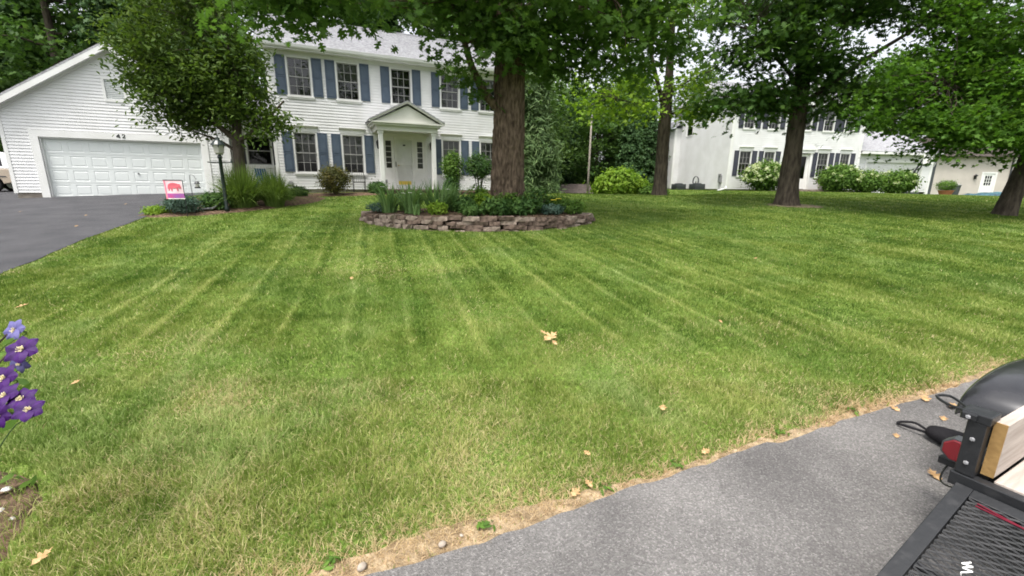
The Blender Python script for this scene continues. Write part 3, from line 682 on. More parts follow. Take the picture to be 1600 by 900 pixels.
    MB().lathe([(.03, 0), (.03, .03)], 10).build('door_lock', M['greyd'], gd, loc=(-5.0, n0+.105, 1.95), rot=(R(90), 0, 0))
    MB().box(-4.99, -4.93, n0+.07, n0+.108, 1.05, 1.08).build('lift_handle', M['greyd'], gd)
    lv = MB().box(-5.60, -5.52, n0-.04, n0+.02, 4.56, 5.42).box(-4.98, -4.90, n0-.04, n0+.02, 4.56, 5.42).box(-5.52, -4.98, n0-.04, n0+.02, 4.56, 4.65).box(-5.52, -4.98, n0-.04, n0+.02, 5.34, 5.42).build('gable_vent', M['trim'], h)
    for k in range(11):
        z = 4.66+k*.062; MB().quad((-5.52, n0-.02, z), (-4.98, n0-.02, z), (-4.98, n0+.03, z+.06), (-5.52, n0+.03, z+.06)).build('slat', M['gdoor'], lv)
    # number 42
    nb = MB(); y0, y1 = n0-.058, n0-.046
    for seg in ((-.17, -.15, .0, .02, -.10), ):
        pass
    def bar(x0, z0, x1, z1, wd=.016):
        wd *= .8; x0, x1 = -5.28+(x0+5.28)*.78, -5.28+(x1+5.28)*.78; z0, z1 = 3.33+(z0-3.33)*.78, 3.33+(z1-3.33)*.78
        dx, dz = x1-x0, z1-z0; l = math.hypot(dx, dz); nb.beam((x0, (y0+y1)/2, z0), (x1, (y0+y1)/2, z1), (-dz/l*wd, 0, dx/l*wd), (0, (y1-y0)/2, 0))
    bx, bz = -5.34, 3.245
    bar(bx-.04, bz, bx-.04, bz+.18); bar(bx-.04, bz+.17, bx-.14, bz+.06); bar(bx-.15, bz+.055, bx, bz+.055)
    bx += .08
    pts = [(bx, bz+.13), (bx+.02, bz+.165), (bx+.06, bz+.175), (bx+.10, bz+.155), (bx+.11, bz+.12), (bx+.08, bz+.075), (bx, bz+.012), (bx+.12, bz+.012)]
    for p, q in zip(pts, pts[1:]): bar(*p, *q, .013)
    nb.build('house_number', M['black'], h)
    # garage roof: gable to the front
    zs = 4.33; ov = .34; s = (6.60-zs)/(L/2)
    for sg, ue in ((-1, uL-ov), (1, uR+ov)):
        ze_ = zs-s*ov
        roof_slope(h, (ue, n0-.30, ze_), (ue, 8.7, ze_), (uc, n0-.30, 6.60), (uc, 8.7, 6.60), M['roof'])
        MB().beam((ue, n0-.27, ze_-.15), (uc, n0-.27, 6.60-.15), (0, .025, 0), (0, 0, .125)).build('rake_board', M['trim'], h)
        MB().beam((ue, n0-.135, ze_-.24), (uc, n0-.135, 6.60-.24), (0, .11, 0), (0, 0, .012)).build('rake_soffit', M['trim'], h)
        MB().beam((ue, n0-.035, ze_-.27), (uc, n0-.035, 6.60-.27), (0, .012, 0), (0, 0, .06)).build('gable_frieze', M['trim'], h)
        MB().box(min(ue, ue-sg*.03), max(ue, ue-sg*.03), n0-.25, 8.6, ze_-.22, ze_-.055).build('fascia', M['trim'], h)
    # set back porch wing between garage and house
    nb_ = 2.4
    siding(h, (uR, nb_), (0, nb_), 1.25, 3.95, M['siding'], [(-1.26-uR, -.24-uR, 2.38, 3.66)])
    window(h, -1.26, -.24, 2.40, 3.66, nb_, None, blind=.0)
    shutter(h, -1.60, -1.28, 2.44, 3.64, nb_, M['dshut']); shutter(h, -.22, -.06, 2.44, 3.64, nb_, M['dshut'])
    MB().box(uR+.03, -.03, .9, nb_+.1, .3, 1.32).build('porch_slab', M['concrete'], h)
    MB().box(uR+.03, -.03, .35, nb_-.03, 3.90, 3.98).build('porch_ceiling', M['trim'], h)
    MB().box(uR+.03, -.03, .30, .42, 3.70, 3.90).build('porch_beam', M['trim'], h)
    roof_slope(h, (uR+.02, .10, 3.98), (-.03, .10, 3.98), (uR+.02, 3.6, 5.3), (-.03, 3.6, 5.3), M['roof'], name='porch_roof')
    MB().lathe([(.0, -.14), (.09, -.12), (.14, -.05), (.15, 0)], 14, (-1.1, 1.2, 3.89)).build('porch_light', M['lampglass'], h, True)
    MB().box(-.09, -.03, -.0, .06, 1.5, 6.5)
house_one()

# ------------------------------------------------------------------ neighbouring house
def house_two():
    h = empty('neighbour_house', (C2[0], C2[1], 0), A2, 'white two storey house with dark shutters standing farther back beyond the lawn', 'house')
    W2 = [(.68, 1.53), (2.47, 3.32), (4.87, 5.72), (6.62, 7.47), (8.25, 9.10)]
    W1 = [(.62, 1.54), (2.42, 3.30), (6.54, 7.44), (8.30, 9.14)]
    op = [(a, b, 5.39, 6.78) for a, b in W2] + [(a, b, 2.41, 4.04) for a, b in W1] + [(4.62, 6.10, 1.6, 4.1)]
    siding(h, (0, 0), (9.9, 0), 1.58, 7.0, M['siding'], op)
    siding(h, (0, 7.0), (0, 0), 1.58, 7.0, M['siding'], [(7.0-5.45, 7.0-4.55, 5.38, 6.75)], (3.5, 8.75, .5))
    siding(h, (9.9, 0), (9.9, 7.0), 1.58, 7.0, M['siding'], (), (3.5, 8.75, .5))
    MB().box(.03, 9.87, .03, 6.97, .0, 1.58).build('foundation', M['concrete'], h)
    MB().box(.6, 9.3, .62, 6.4, 1.58, 6.9).build('inner_wall', M['room'], h)
    # rear wing that stands out to the left
    siding(h, (-.5, 6.2), (0, 6.2), 1.58, 6.1, M['siding']); siding(h, (-.5, 9.9), (-.5, 6.2), 1.58, 6.1, M['siding'])
    MB().box(-.47, 6, 6.25, 9.9, .0, 1.58).build('foundation', M['concrete'], h)
    MB().box(-.44, 6, 7.02, 9.9, 1.58, 6.1).build('inner_wall', M['trim'], h)
    for u, n in ((-.525, 6.17), (-.525, 9.85)): MB().box(u, u+.16, n, n+.16, 1.56, 6.12).build('corner_board', M['trim'], h)
    roof_slope(h, (-.8, 5.9, 6.15), (-.8, 10.2, 6.15), (2.5, 5.9, 7.6), (2.5, 10.2, 7.6), M['roof'])
    for u in (-.025, 9.79): MB().box(u, u+.14, -.03, .13, 1.56, 7.0).build('corner_board', M['trim'], h)
    ze, zr = 7.12, 8.95
    roof_slope(h, (-.3, -.36, ze), (10.2, -.36, ze), (-.3, 3.5, zr), (10.2, 3.5, zr), M['roof'])
    roof_slope(h, (10.2, 7.36, ze), (-.3, 7.36, ze), (10.2, 3.5, zr), (-.3, 3.5, zr), M['roof'])
    MB().box(-.28, 10.18, -.33, -.03, 6.94, 6.98).build('soffit', M['trim'], h)
    MB().box(-.3, 10.2, -.36, -.332, 6.92, 7.09).build('fascia', M['trim'], h)
    for a in (-.36, 7.36): MB().beam((-.28, a, ze-.14), (-.28, 3.5, zr-.14), (.02, 0, 0), (0, 0, .09)).build('rake_board', M['trim'], h)
    # centre cross gable
    uc, hw, z0, pk = 5.2, 2.3, 7.0, 8.15
    MB().prism([(uc-hw, -.05, z0), (uc+hw, -.05, z0), (uc, -.05, pk)], (0, 1.6, 0)).build('cross_gable', M['siding'], h)
    for s in (-1, 1):
        roof_slope(h, (uc+s*(hw+.3), -.40, z0-.0), (uc+s*(hw+.3), 2.4, z0-.0), (uc, -.40, pk+.14), (uc, 2.4, pk+.14), M['roof'], name='gable_roof')
        MB().beam((uc+s*(hw+.3), -.38, z0-.11), (uc, -.38, pk+.03), (0, .02, 0), (0, 0, .08)).build('rake_board', M['trim'], h)
    for i, (a, b) in enumerate(W2):
        window(h, a, b, 5.39, 6.78, 0, (3, 2), fine=False, blind=.5*(i % 2))
        if i: shutter(h, a-.40, a-.02, 5.40, 6.77, 0, M['dshut'])
        else: shutter(h, a-.36, a-.02, 5.40, 6.77, 0, M['dshut'])
        shutter(h, b+.02, b+.38, 5.40, 6.77, 0, M['dshut'])
    for i, (a, b) in enumerate(W1):
        window(h, a, b, 2.41, 4.04, 0, (3, 2), fine=False, crown=True, blind=.5)
        shutter(h, a-.36, a-.02, 2.42, 4.02, 0, M['dshut']); shutter(h, b+.02, b+.38, 2.42, 4.02, 0, M['dshut'])
    # side wall window, looking left
    W = MB().box(-.035, .05, 4.55, 4.61, 5.38, 6.75).box(-.035, .05, 5.39, 5.45, 5.38, 6.75).box(-.035, .05, 4.61, 5.39, 6.69, 6.75).box(-.05, .05, 4.61, 5.39, 5.38, 5.44).box(-.02, .03, 4.61, 5.39, 6.04, 6.09).build('window', M['trim'], h)
    for a, b in ((5.44, 6.04), (6.09, 6.69)): MB().quad((.0, 4.61, a), (.0, 5.39, a), (.0, 5.39, b), (.0, 4.61, b)).build('pane', M['glass'], W)
    MB().box(.3, .32, 4.55, 5.45, 5.38, 6.75).build('room_recess', M['room'], W)
    # entry
    e = MB().box(4.62, 4.80, -.10, .06, 1.6, 3.95).box(5.92, 6.10, -.10, .06, 1.6, 3.95).box(4.55, 6.17, -.14, .06, 3.95, 4.15).box(4.45, 6.27, -.20, .06, 4.152, 4.25).box(4.80, 5.0, .0, .06, 1.6, 3.95).box(5.86, 5.92, .0, .06, 1.6, 3.95)
    E_ = e.build('entry_surround', M['trim'], h)
    D = MB().box(5.0, 5.10, .03, .07, 1.62, 3.9).box(5.76, 5.86, .03, .07, 1.62, 3.9).box(5.10, 5.76, .03, .07, 3.75, 3.9).box(5.10, 5.76, .03, .07, 1.62, 2.3).build('storm_door', M['trim'], h)
    MB().quad((5.1, .05, 2.3), (5.76, .05, 2.3), (5.76, .05, 3.75), (5.1, .05, 3.75)).build('pane', M['glass'], D)
    MB().box(5.0, 5.86, .3, .34, 1.6, 3.95).build('front_door', M['dshut'], h)
    MB().box(4.4, 7.3, -1.3, -.03, 1.3, 1.60).build('stoop', M['stone2'], h)
    # garage
    n0 = .25
    siding(h, (9.93, n0), (16.4, n0), 1.5, 4.1, M['siding'], [(10.85, 15.6, 1.2, 3.5)] and [(.92, 5.67, 1.2, 3.5)])
    siding(h, (16.4, n0), (16.4, 7.0), 1.2, 4.1, M['siding'], (), (3.37, 5.9, .5))
    MB().box(9.95, 16.3, .9, 6.9, 1.2, 4.1).build('inner_wall', M['room'], h)
    MB().box(10.75, 10.88, n0-.04, n0+.1, 1.2, 3.5).box(15.57, 15.70, n0-.04, n0+.1, 1.2, 3.5).box(10.75, 15.70, n0-.04, n0+.1, 3.5, 3.68).build('garage_door_trim', M['trim'], h)
    garage_door(h, 10.88, 15.57, 1.35, 3.5, n0+.1, M['siding'])
    for u in (16.31, ): MB().box(u, u+.13, n0-.03, n0+.12, 1.3, 4.1).build('corner_board', M['trim'], h)
    roof_slope(h, (9.93, n0-.4, 4.2), (16.8, n0-.4, 4.2), (9.93, 3.6, 6.0), (16.8, 3.6, 6.0), M['roof'])
    roof_slope(h, (16.8, 7.4, 4.2), (9.93, 7.4, 4.2), (16.8, 3.6, 6.0), (9.93, 3.6, 6.0), M['roof'])
    MB().box(9.93, 16.8, n0-.4, n0-.37, 4.02, 4.18).box(9.93, 16.8, n0-.368, n0-.03, 4.04, 4.08).build('fascia', M['trim'], h)
    MB().tube([(-.09, -.05, 6.9), (-.09, -.05, 1.75), (-.22, -.25, 1.62)], .045, 6).build('downspout', M['trim'], h)
    MB().tube([(-.22, -.25, 1.62), (-1.5, -1.2, 1.46)], .05, 6).build('downspout_extension', M['trim'], h)
    # meter
    MB().box(-.12, -.02, .55, .85, 2.0, 2.45).lathe([(.10, -.05), (.10, .05)], 10, (-.10, .7, 2.5)).tube([(-.06, .7, 2.0), (-.06, .7, 1.5)], .025, 6).build('electric_meter', M['grey'], h)
house_two()

# ------------------------------------------------------------------ beige garage building on the far right
def house_three():
    bx, by = 38.0, 41.0; z0 = 1.05
    h = empty('beige_building', (bx, by, 0), R(-2), 'beige sided building with a white nine pane side door, behind the right hand tree', 'building')
    siding(h, (0, 0), (7.2, 0), z0+.1, 4.6, M['beige'], [(4.38, 5.72, z0-.1, 3.28)], pitch=.13)
    siding(h, (7.2, 0), (7.2, 8), z0+.1, 4.6, M['beige'], pitch=.13); siding(h, (0, 8), (0, 0), z0+.1, 4.6, M['beige'], pitch=.13)
    MB().box(.05, 7.15, .3, 7.9, z0-.5, 4.5).build('inner_wall', M['room'], h)
    MB().box(.02, 7.18, .01, .29, z0-.5, z0+.1).build('foundation', M['concrete'], h)
    MB().box(-.05, .22, -.035, .1, z0-.1, 4.6).build('corner_board', M['greyd'], h)
    MB().box(6.75, 6.83, -.10, -.03, z0, 4.6).build('downspout', M['greyd'], h)
    MB().box(6.98, 7.25, -.04, .1, z0-.1, 4.6).build('corner_board', M['trim'], h)
    MB().box(-.22, -.05, -.04, .1, z0-.1, 4.6).build('corner_board', M['trim'], h)
    roof_slope(h, (-.4, -.5, 4.6), (7.6, -.5, 4.6), (-.4, 4, 6.6), (7.6, 4, 6.6), M['roofd']); roof_slope(h, (7.6, 8.5, 4.6), (-.4, 8.5, 4.6), (7.6, 4, 6.6), (-.4, 4, 6.6), M['roofd'])
    f = MB().box(4.38, 4.54, -.05, .05, z0+.05, 3.28).box(5.56, 5.72, -.05, .05, z0+.05, 3.28).box(4.54, 5.56, -.05, .05, 3.14, 3.28).build('door_frame', M['trim'], h)
    d = MB().box(4.55, 4.75, .0, .04, z0+.1, 3.13).box(5.35, 5.55, .0, .04, z0+.1, 3.13).box(4.75, 5.35, .0, .04, z0+.1, 2.1).box(4.75, 5.35, .0, .04, 2.95, 3.13)
    for i in (1, 2): d.box(4.75+.2*i-.02, 4.75+.2*i+.02, .0, .04, 2.1, 2.95).box(4.75, 5.35, .001, .039, 2.1+.283*i-.02, 2.1+.283*i+.02)
    D = d.build('side_door', M['trim'], h)
    for i in range(3):
        for j in range(3): MB().quad((4.77+.2*i, .02, 2.12+.283*j), (4.93+.2*i, .02, 2.12+.283*j), (4.93+.2*i, .02, 2.36+.283*j), (4.77+.2*i, .02, 2.36+.283*j)).build('pane', M['carglass'], D)
    MB().box(3.75, 3.87, -.16, -.02, 2.65, 2.95).lathe([(.12, 0), (.16, .04), (.03, .16)], 8, (3.81, -.12, 2.9)).build('wall_lantern', M['black'], h)
house_three()

# ------------------------------------------------------------------ foliage tools
def outline(half):
    h = [(x, y) for x, y in half]; return h + [(-x, y) for x, y in reversed(h[1:-1])]
def tmpl(half, fold=.25, droop=.25):
    pts = outline(half); return np.array([(x, y, -fold*0 - droop*y*y + fold*abs(x)) for x, y in pts])
T_OAK = tmpl([(0, -.12), (.03, .06), (.20, .16), (.27, .26), (.09, .32), (.36, .48), (.38, .60), (.10, .58), (.25, .78), (.22, .86), (.06, .80), (0, 1.02)], .22, .22)
T_MAPLE = tmpl([(0, -.10), (.05, .02), (.42, .02), (.30, .20), (.52, .50), (.22, .48), (.12, .62), (0, 1.0)], .2, .25)
T_OVAL = tmpl([(0, 0), (.17, .25), (.20, .5), (.12, .78), (0, 1.0)], .3, .2)
T_QUAD = np.array([(0, 0, 0), (.30, .45, .06), (0, 1.0, -.15), (-.30, .45, .06)])
T_NEEDLE = np.array([(0, 0, 0), (.07, .35, .02), (.03, 1.0, -.25), (-.05, .7, -.12), (-.09, .3, .02)])
T_SPRAY = tmpl([(0, 0), (.30, .22), (.12, .40), (.34, .62), (.12, .72), (0, 1.0)], .15, .22)
def leaves(P, S, N, T, tint):
    """one polygon per leaf"""
    n = len(P); N = N/np.linalg.norm(N, axis=1, keepdims=True)
    q = rng.normal(0, 1, (n, 3)); Tt = np.cross(N, q); Tt /= np.linalg.norm(Tt, axis=1, keepdims=True); B = np.cross(N, Tt)
    V = P[:, None, :] + S[:, None, None]*(T[None, :, 0, None]*Tt[:, None, :] + T[None, :, 1, None]*B[:, None, :] + T[None, :, 2, None]*N[:, None, :])
    k = len(T); tt = np.repeat(np.stack([tint, rng.random(n), 0*tint, np.ones(n)], 1), k, 0)
    return V.reshape(-1, 3), k, n, tt
def leaf_obj(name, m, parent, P, S, N, T, tint):
    V, k, n, tt = leaves(P, S, N, T, tint); o = link(name, np_mesh(name, V, k, n, tt), m, parent)
    return o
def ell_pts(n, c, r, shell=.35, zmin=None):
    d = rng.normal(0, 1, (n*2, 3)); d /= np.linalg.norm(d, axis=1, keepdims=True)
    rad = (shell + (1-shell)*rng.random((n*2, 1)))**.6
    P = np.array(c) + d*rad*np.array(r)
    if zmin is not None: P = P[P[:, 2] > zmin]
    return P[:n]
def cluster_leaves(C, per, rad, flat, size, jitter=.3, up=1.0, out_c=None, tint_sd=.16, nn=.55):
    """leaves grouped in flattened sprays round the cluster centres C"""
    n = len(C)*per; idx = np.repeat(np.arange(len(C)), per)
    d = np.clip(rng.normal(0, 1, (n, 3)), -1.75, 1.75)*np.array((rad, rad, flat))
    P = C[idx] + d
    tilt = rng.normal(0, .35, (len(C), 3)); tilt[:, 2] = 0
    P[:, 2] += (d[:, :2]*tilt[idx, :2]).sum(1)
    N = np.tile(np.array((0, 0, up)), (n, 1)) + rng.normal(0, nn, (n, 3)) - .8*tilt[idx]
    S = size*rng.uniform(1-jitter, 1+jitter, n)
    ct = rng.normal(.5, .16, len(C)); tint = np.clip(ct[idx] + rng.normal(0, tint_sd, n), 0, 1)
    return P, S, N, tint
def trunk_mesh(path, rad, n=48, ridge=.018, flare=0.0, sub=5):
    """bark with vertical furrows; path points, radii"""
    pp = np.array(path, float); rr = np.array(rad, float); m = len(pp)
    t = np.linspace(0, m-1, (m-1)*sub*(8 if n > 100 else 4)+1); Pp = np.stack([np.interp(t, np.arange(m), pp[:, k]) for k in range(3)], 1); Rr = np.interp(t, np.arange(m), rr)
    V = []; F = []; th = np.linspace(0, 2*np.pi, n, endpoint=False) + np.pi/2; ph = rng.random(6)*6
    for i in range(len(t)):
        z = Pp[i, 2]
        zz = np.full(n, z); cth = th*rr[1]; wob = 1.5*ridge*(.55 - 2*np.abs(vnoise(cth+ph[0]+.03*math.sin(z*3), zz*.16, .075) - .5)) + 1.1*ridge*(.5 - 2*np.abs(vnoise(cth+ph[2], zz*.3+5, .045) - .5)) + 1.2*ridge*(vnoise(cth, zz+ph[1]*9, .5) - .5)
        fl = 1 + flare*math.exp(-(z-pp[0, 2])/.28)*(1 + .35*np.sin(th*5+ph[3]) + .15*np.sin(th*8+ph[4]))
        r = Rr[i]*fl + wob*(Rr[i]/.4)
        V += np.stack([Pp[i, 0]+r*np.cos(th), Pp[i, 1]+r*np.sin(th), np.full(n, z)], 1).tolist()
    for i in range(len(t)-1):
        for k in range(n): F.append((i*n+k, i*n+(k+1) % n, (i+1)*n+(k+1) % n, (i+1)*n+k))
    me = bpy.data.meshes.new('trunk'); me.from_pydata(V, [], F); me.update(); me.polygons.foreach_set('use_smooth', [True]*len(F))
    return me
def curve(pts, k=6):
    pts = [np.array(p, float) for p in pts]; out = []
    m = len(pts)
    for i in range(m-1):
        p0, p1, p2, p3 = pts[max(i-1, 0)], pts[i], pts[i+1], pts[min(i+2, m-1)]
        for t in np.arange(k)/k: out.append(.5*((2*p1)+(-p0+p2)*t+(2*p0-5*p1+4*p2-p3)*t*t+(-p0+3*p1-3*p2+p3)*t**3))
    out.append(pts[-1]); return out
def branch_set(nodes, C, r0=.03, r1=.008, sag=.0):
    """thin branches from the nearest skeleton node to every cluster centre"""
    b = MB(); nodes = np.array(nodes)
    for c in C:
        d = np.linalg.norm((nodes - c)*np.array((1, 1, 1.3)), axis=1) + np.where(nodes[:, 2] > c[2]+.3, .8, 0); q = nodes[np.argmin(d)]
        mid = (q+c)/2 + np.array((rng.normal(0, .12), rng.normal(0, .12), .18*np.linalg.norm(c[:2]-q[:2])*.5 - sag))
        L = np.linalg.norm(c-q); f = min(1.0, .4+L/3)
        b.tube(curve([q, mid, c], 3), np.linspace(r0*f, r1, 7), 5, False)
    return b
def tree(name, label, base, trunk, rad, limbs, crowns, T, size, leafm, bark, per=60, rad_c=.55, flat=.22, ridge=.014, flare=.3, group=None, nseg=40, up=1.0, extra=None, lim_r=None, twig=.03, cat='tree', nn=.58):
    root = empty(name, base, 0, label, cat, group); B = np.array(base)
    tm = trunk_mesh([np.array(p)-B for p in trunk], rad, nseg, ridge, flare); link('trunk', tm, bark, root)
    nodes = [p for p in curve(trunk, 6)][len(trunk)*2:]
    lb = MB()
    for pts, r in limbs:
        c = curve(pts, 6); nodes += c[2:]; lb.tube([q-B for q in c], np.linspace(r, r*.28, len(c)), 10, False)
    C = np.concatenate([ell_pts(*a) for a in crowns])
    if extra is not None: C = np.concatenate([C, np.array(extra, float)])
    tw = branch_set(nodes, C, twig, .007)
    if limbs: lb.build('limbs', bark, root, True)
    t2 = MB(); t2.v = [tuple(np.array(v)-B) for v in tw.v]; t2.f = tw.f; t2.build('twigs', bark, root, True)['kind'] = 'stuff'
    P, S, N, tint = cluster_leaves(C, per, rad_c, flat, size, up=up, nn=nn)
    leaf_obj('crown', leafm, root, P-B, S, N, T, tint)
    return root

# big oak in the stone ring: only the lower crown is in the picture
def box_pts(n, x0, x1, y0, y1, z0, z1): return np.stack([rng.uniform(x0, x1, n), rng.uniform(y0, y1, n), rng.uniform(z0, z1, n)], 1)
def oak():
    base = (-.14, 11.8, .98)
    limbs = [([(-.36, 11.7, 3.45), (-.72, 11.55, 3.85), (-1.0, 11.35, 4.35), (-1.18, 11.05, 4.9), (-1.6, 10.5, 5.8), (-2.6, 9.8, 6.6)], .115),
             ([(.1, 11.7, 4.9), (.9, 11.2, 5.35), (2.1, 10.6, 5.6), (3.4, 10.1, 5.8)], .10), ([(-.1, 11.6, 5.3), (-.3, 10.6, 5.9), (-.6, 9.2, 6.3), (-1.2, 8.0, 6.6)], .10),
             ([(-.3, 11.8, 5.6), (-1.8, 11.2, 5.9), (-3.6, 10.3, 5.9), (-5.0, 9.4, 5.8)], .11), ([(.1, 12, 5.8), (1.6, 13, 6.7), (3, 13.8, 7.4)], .1), ([(-.3, 12, 6.2), (-1.6, 13.2, 7.2), (-2.8, 14.2, 8)], .1),
             ([(0, 11.9, 4.6), (1.3, 12.0, 5.0), (2.6, 12.2, 5.2)], .07)]
    low = []
    # drooping sprays that show below the upper frame edge
    low += list(box_pts(24, -1.7, .9, 10.2, 11.3, 4.75, 5.7)) + list(box_pts(7, -.9, .7, 10.4, 11.0, 4.35, 4.8)) + list(box_pts(34, .5, 3.1, 9.8, 12.2, 4.25, 5.6)) + list(box_pts(20, -2.6, -.9, 9.6, 11.2, 5.15, 6.2))
    low += list(box_pts(16, -4.6, -2.6, 8.6, 9.8, 4.85, 5.6)) + list(box_pts(14, -5.6, -4.0, 8.6, 10.4, 4.7, 5.8)) + [np.array((-1.15, 11.4, 4.05)), np.array((-1.35, 11.3, 4.3)), np.array((-1.0, 11.5, 3.85))]
    low += list(box_pts(18, 2.2, 4.0, 10, 12.5, 4.6, 6.2))
    tree('oak_tree', 'large oak with furrowed brown trunk rising from the stone edged flower bed', base,
         [(-.14, 11.8, .70), (-.14, 11.8, 1.4), (-.13, 11.8, 2.2), (-.12, 11.8, 3.2), (-.12, 11.8, 4.4), (-.08, 11.8, 6.0), (-.1, 11.85, 8.0), (-.2, 11.9, 10.0)],
         [.455, .425, .395, .375, .365, .30, .22, .10], limbs, [(120, (-.3, 11.2, 7.6), (5.2, 4.2, 2.6), .3, 5.6), (40, (-.3, 11.4, 9.6), (3.4, 3.2, 2.0), .2)],
         T_OAK, .205, M['oakleaf'], M['bark_oak'], per=58, rad_c=.38, flat=.13, ridge=.030, flare=.34, nseg=150, extra=low, twig=.022, nn=.5)
oak()
# small dense tree before the garage
def plum():
    base = (-8.62, 14.2, Hf(-8.62, 14.2)); z = base[2]
    tr = [(-8.62, 14.2, z-.1), (-8.60, 14.2, z+.8), (-8.58, 14.2, z+1.5), (-8.55, 14.2, z+1.95)]
    limbs = [([tr[3], (-9.0, 14.1, 3.3), (-9.6, 14.0, 4.0), (-10.4, 13.9, 4.9)], .10), ([tr[3], (-8.4, 14.1, 3.5), (-8.2, 14, 4.4), (-8.4, 14, 5.6)], .12), ([tr[3], (-8.0, 14, 3.1), (-7.4, 13.9, 3.5), (-6.8, 13.8, 4.0)], .08),
             ([(-8.57, 14.2, z+1.6), (-9.2, 14.3, 2.9), (-10.0, 14.2, 3.2)], .06), ([tr[3], (-8.8, 14.4, 3.8), (-9.2, 14.6, 4.8), (-9.6, 14.8, 6)], .09)]
    cr = [(58, (-9.5, 14.1, 5.6), (1.75, 1.6, 1.2), .35), (40, (-9.0, 14.1, 4.5), (1.5, 1.4, .9), .25), (22, (-10.5, 13.9, 4.65), (.95, .9, .45), .3), (10, (-11.05, 13.9, 5.7), (.5, .7, .55), .3), (13, (-7.95, 13.9, 4.2), (.55, .8, .65), .3), (15, (-9.9, 14.0, 3.5), (.65, .7, .36), .3), (9, (-7.35, 13.8, 3.35), (.42, .5, .30), .3), (12, (-10.2, 13.7, 4.0), (.7, .7, .3), .3), (26, (-9.6, 14.0, 6.7), (1.9, 1.4, .7), .3), (14, (-8.7, 14.0, 3.75), (1.1, .8, .45), .3), (9, (-8.0, 14, 5.4), (.5, .7, .7), .3)]
    tree('ornamental_tree', 'small dense olive green tree in front of the garage door', base, tr, [.19, .165, .155, .15], limbs, cr, T_OVAL, .135, M['plumleaf'], M['bark_grey'], per=116, rad_c=.33, flat=.16, ridge=.010, flare=.25, nseg=32, twig=.016)
plum()
# oak right of centre
def oak2():
    x, y = T2; base = (x, y, Hf(x, y)); z = base[2]
    tr = [(x, y, z-.15), (x-.02, y, z+.7), (x-.03, y, z+1.8), (x-.05, y, z+3.2), (x-.1, y, z+4.6), (x-.15, y, z+6.6), (x-.2, y, z+8.6)]
    limbs = [([(9.55, 15.6, 4.3), (10.3, 15.3, 4.95), (11.0, 14.9, 5.6), (11.9, 14.5, 6.25), (12.9, 14.0, 7.0)], .10), ([(9.5, 15.6, 4.6), (9.0, 15.4, 5.2), (8.2, 15.1, 5.7), (7.2, 14.7, 6.3)], .085),
             ([(9.6, 15.6, 4.1), (10.4, 15.2, 4.5), (11.4, 14.8, 4.7)], .05), ([(9.5, 15.5, 5.3), (9.9, 15.0, 6.2), (10.3, 14.6, 7)], .07), ([(9.5, 15.6, 4.0), (8.6, 15.3, 4.15), (7.6, 15, 4.2)], .055), ([(9.5, 15.7, 6), (8.7, 16.4, 7), (8, 17, 8)], .07)]
    low = list(box_pts(15, 7.3, 9.2, 14.4, 15.6, 4.0, 4.9)) + list(box_pts(9, 6.2, 7.3, 14.2, 15.2, 3.95, 4.4)) + list(box_pts(46, 6.0, 9.4, 13.6, 16, 5.5, 7.5)) + list(box_pts(18, 9.6, 12.2, 14.6, 15.8, 4.1, 4.9)) + list(box_pts(20, 10.2, 13.5, 13.8, 15.4, 6.3, 7.6)) + list(box_pts(18, 8.6, 10.2, 14.4, 15.4, 4.9, 6.8))
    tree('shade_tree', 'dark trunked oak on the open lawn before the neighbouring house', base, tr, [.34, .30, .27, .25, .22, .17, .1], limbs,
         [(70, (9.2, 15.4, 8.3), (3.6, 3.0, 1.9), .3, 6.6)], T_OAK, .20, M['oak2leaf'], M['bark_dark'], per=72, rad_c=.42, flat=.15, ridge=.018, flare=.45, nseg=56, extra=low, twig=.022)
oak2()
def maple():
    x, y = T4; base = (x, y, Hf(x, y)); z = base[2]
    tr = [(x, y, z-.15), (x+.10, y, z+.6), (x+.26, y, z+1.4), (x+.42, y, z+2.4), (x+.5, y, z+3.8), (x+.45, y, z+5.6)]
    limbs = [([(x+.35, y, 2.9), (14.4, 13.2, 3.6), (13.2, 12.9, 4.1), (11.8, 12.8, 4.4)], .10), ([(x+.42, y, 3.4), (14.6, 12.6, 4.3), (13.6, 11.8, 5.0)], .09), ([(x+.5, y, 4.2), (14.2, 13.6, 5.4), (12.8, 13.8, 6.4)], .09), ([(x+.5, y, 3.8), (16.4, 13.4, 4.6), (17.6, 13.2, 5.2)], .08)]
    low = list(box_pts(46, 10.0, 13.2, 12.2, 14, 3.35, 5.0)) + list(box_pts(62, 11.6, 16.2, 11.6, 13.6, 3.05, 4.6)) + list(box_pts(70, 12, 17, 12, 15, 4.4, 6.8)) + list(box_pts(26, 11.2, 14, 12.6, 14.8, 5, 6.2)) + list(box_pts(34, 10.9, 15.0, 11.9, 13.0, 2.75, 3.4))
    tree('maple_tree', 'leaning maple with bright low hanging crown at the right edge', base, tr, [.25, .23, .21, .19, .16, .1], limbs,
         [(70, (14.6, 13.3, 7.2), (3.6, 3.0, 2.0), .3, 5.6)], T_MAPLE, .125, M['mapleleaf'], M['bark_dark'], per=110, rad_c=.48, flat=.10, ridge=.012, flare=.35, nseg=48, extra=low, twig=.02, nn=.5)
maple()
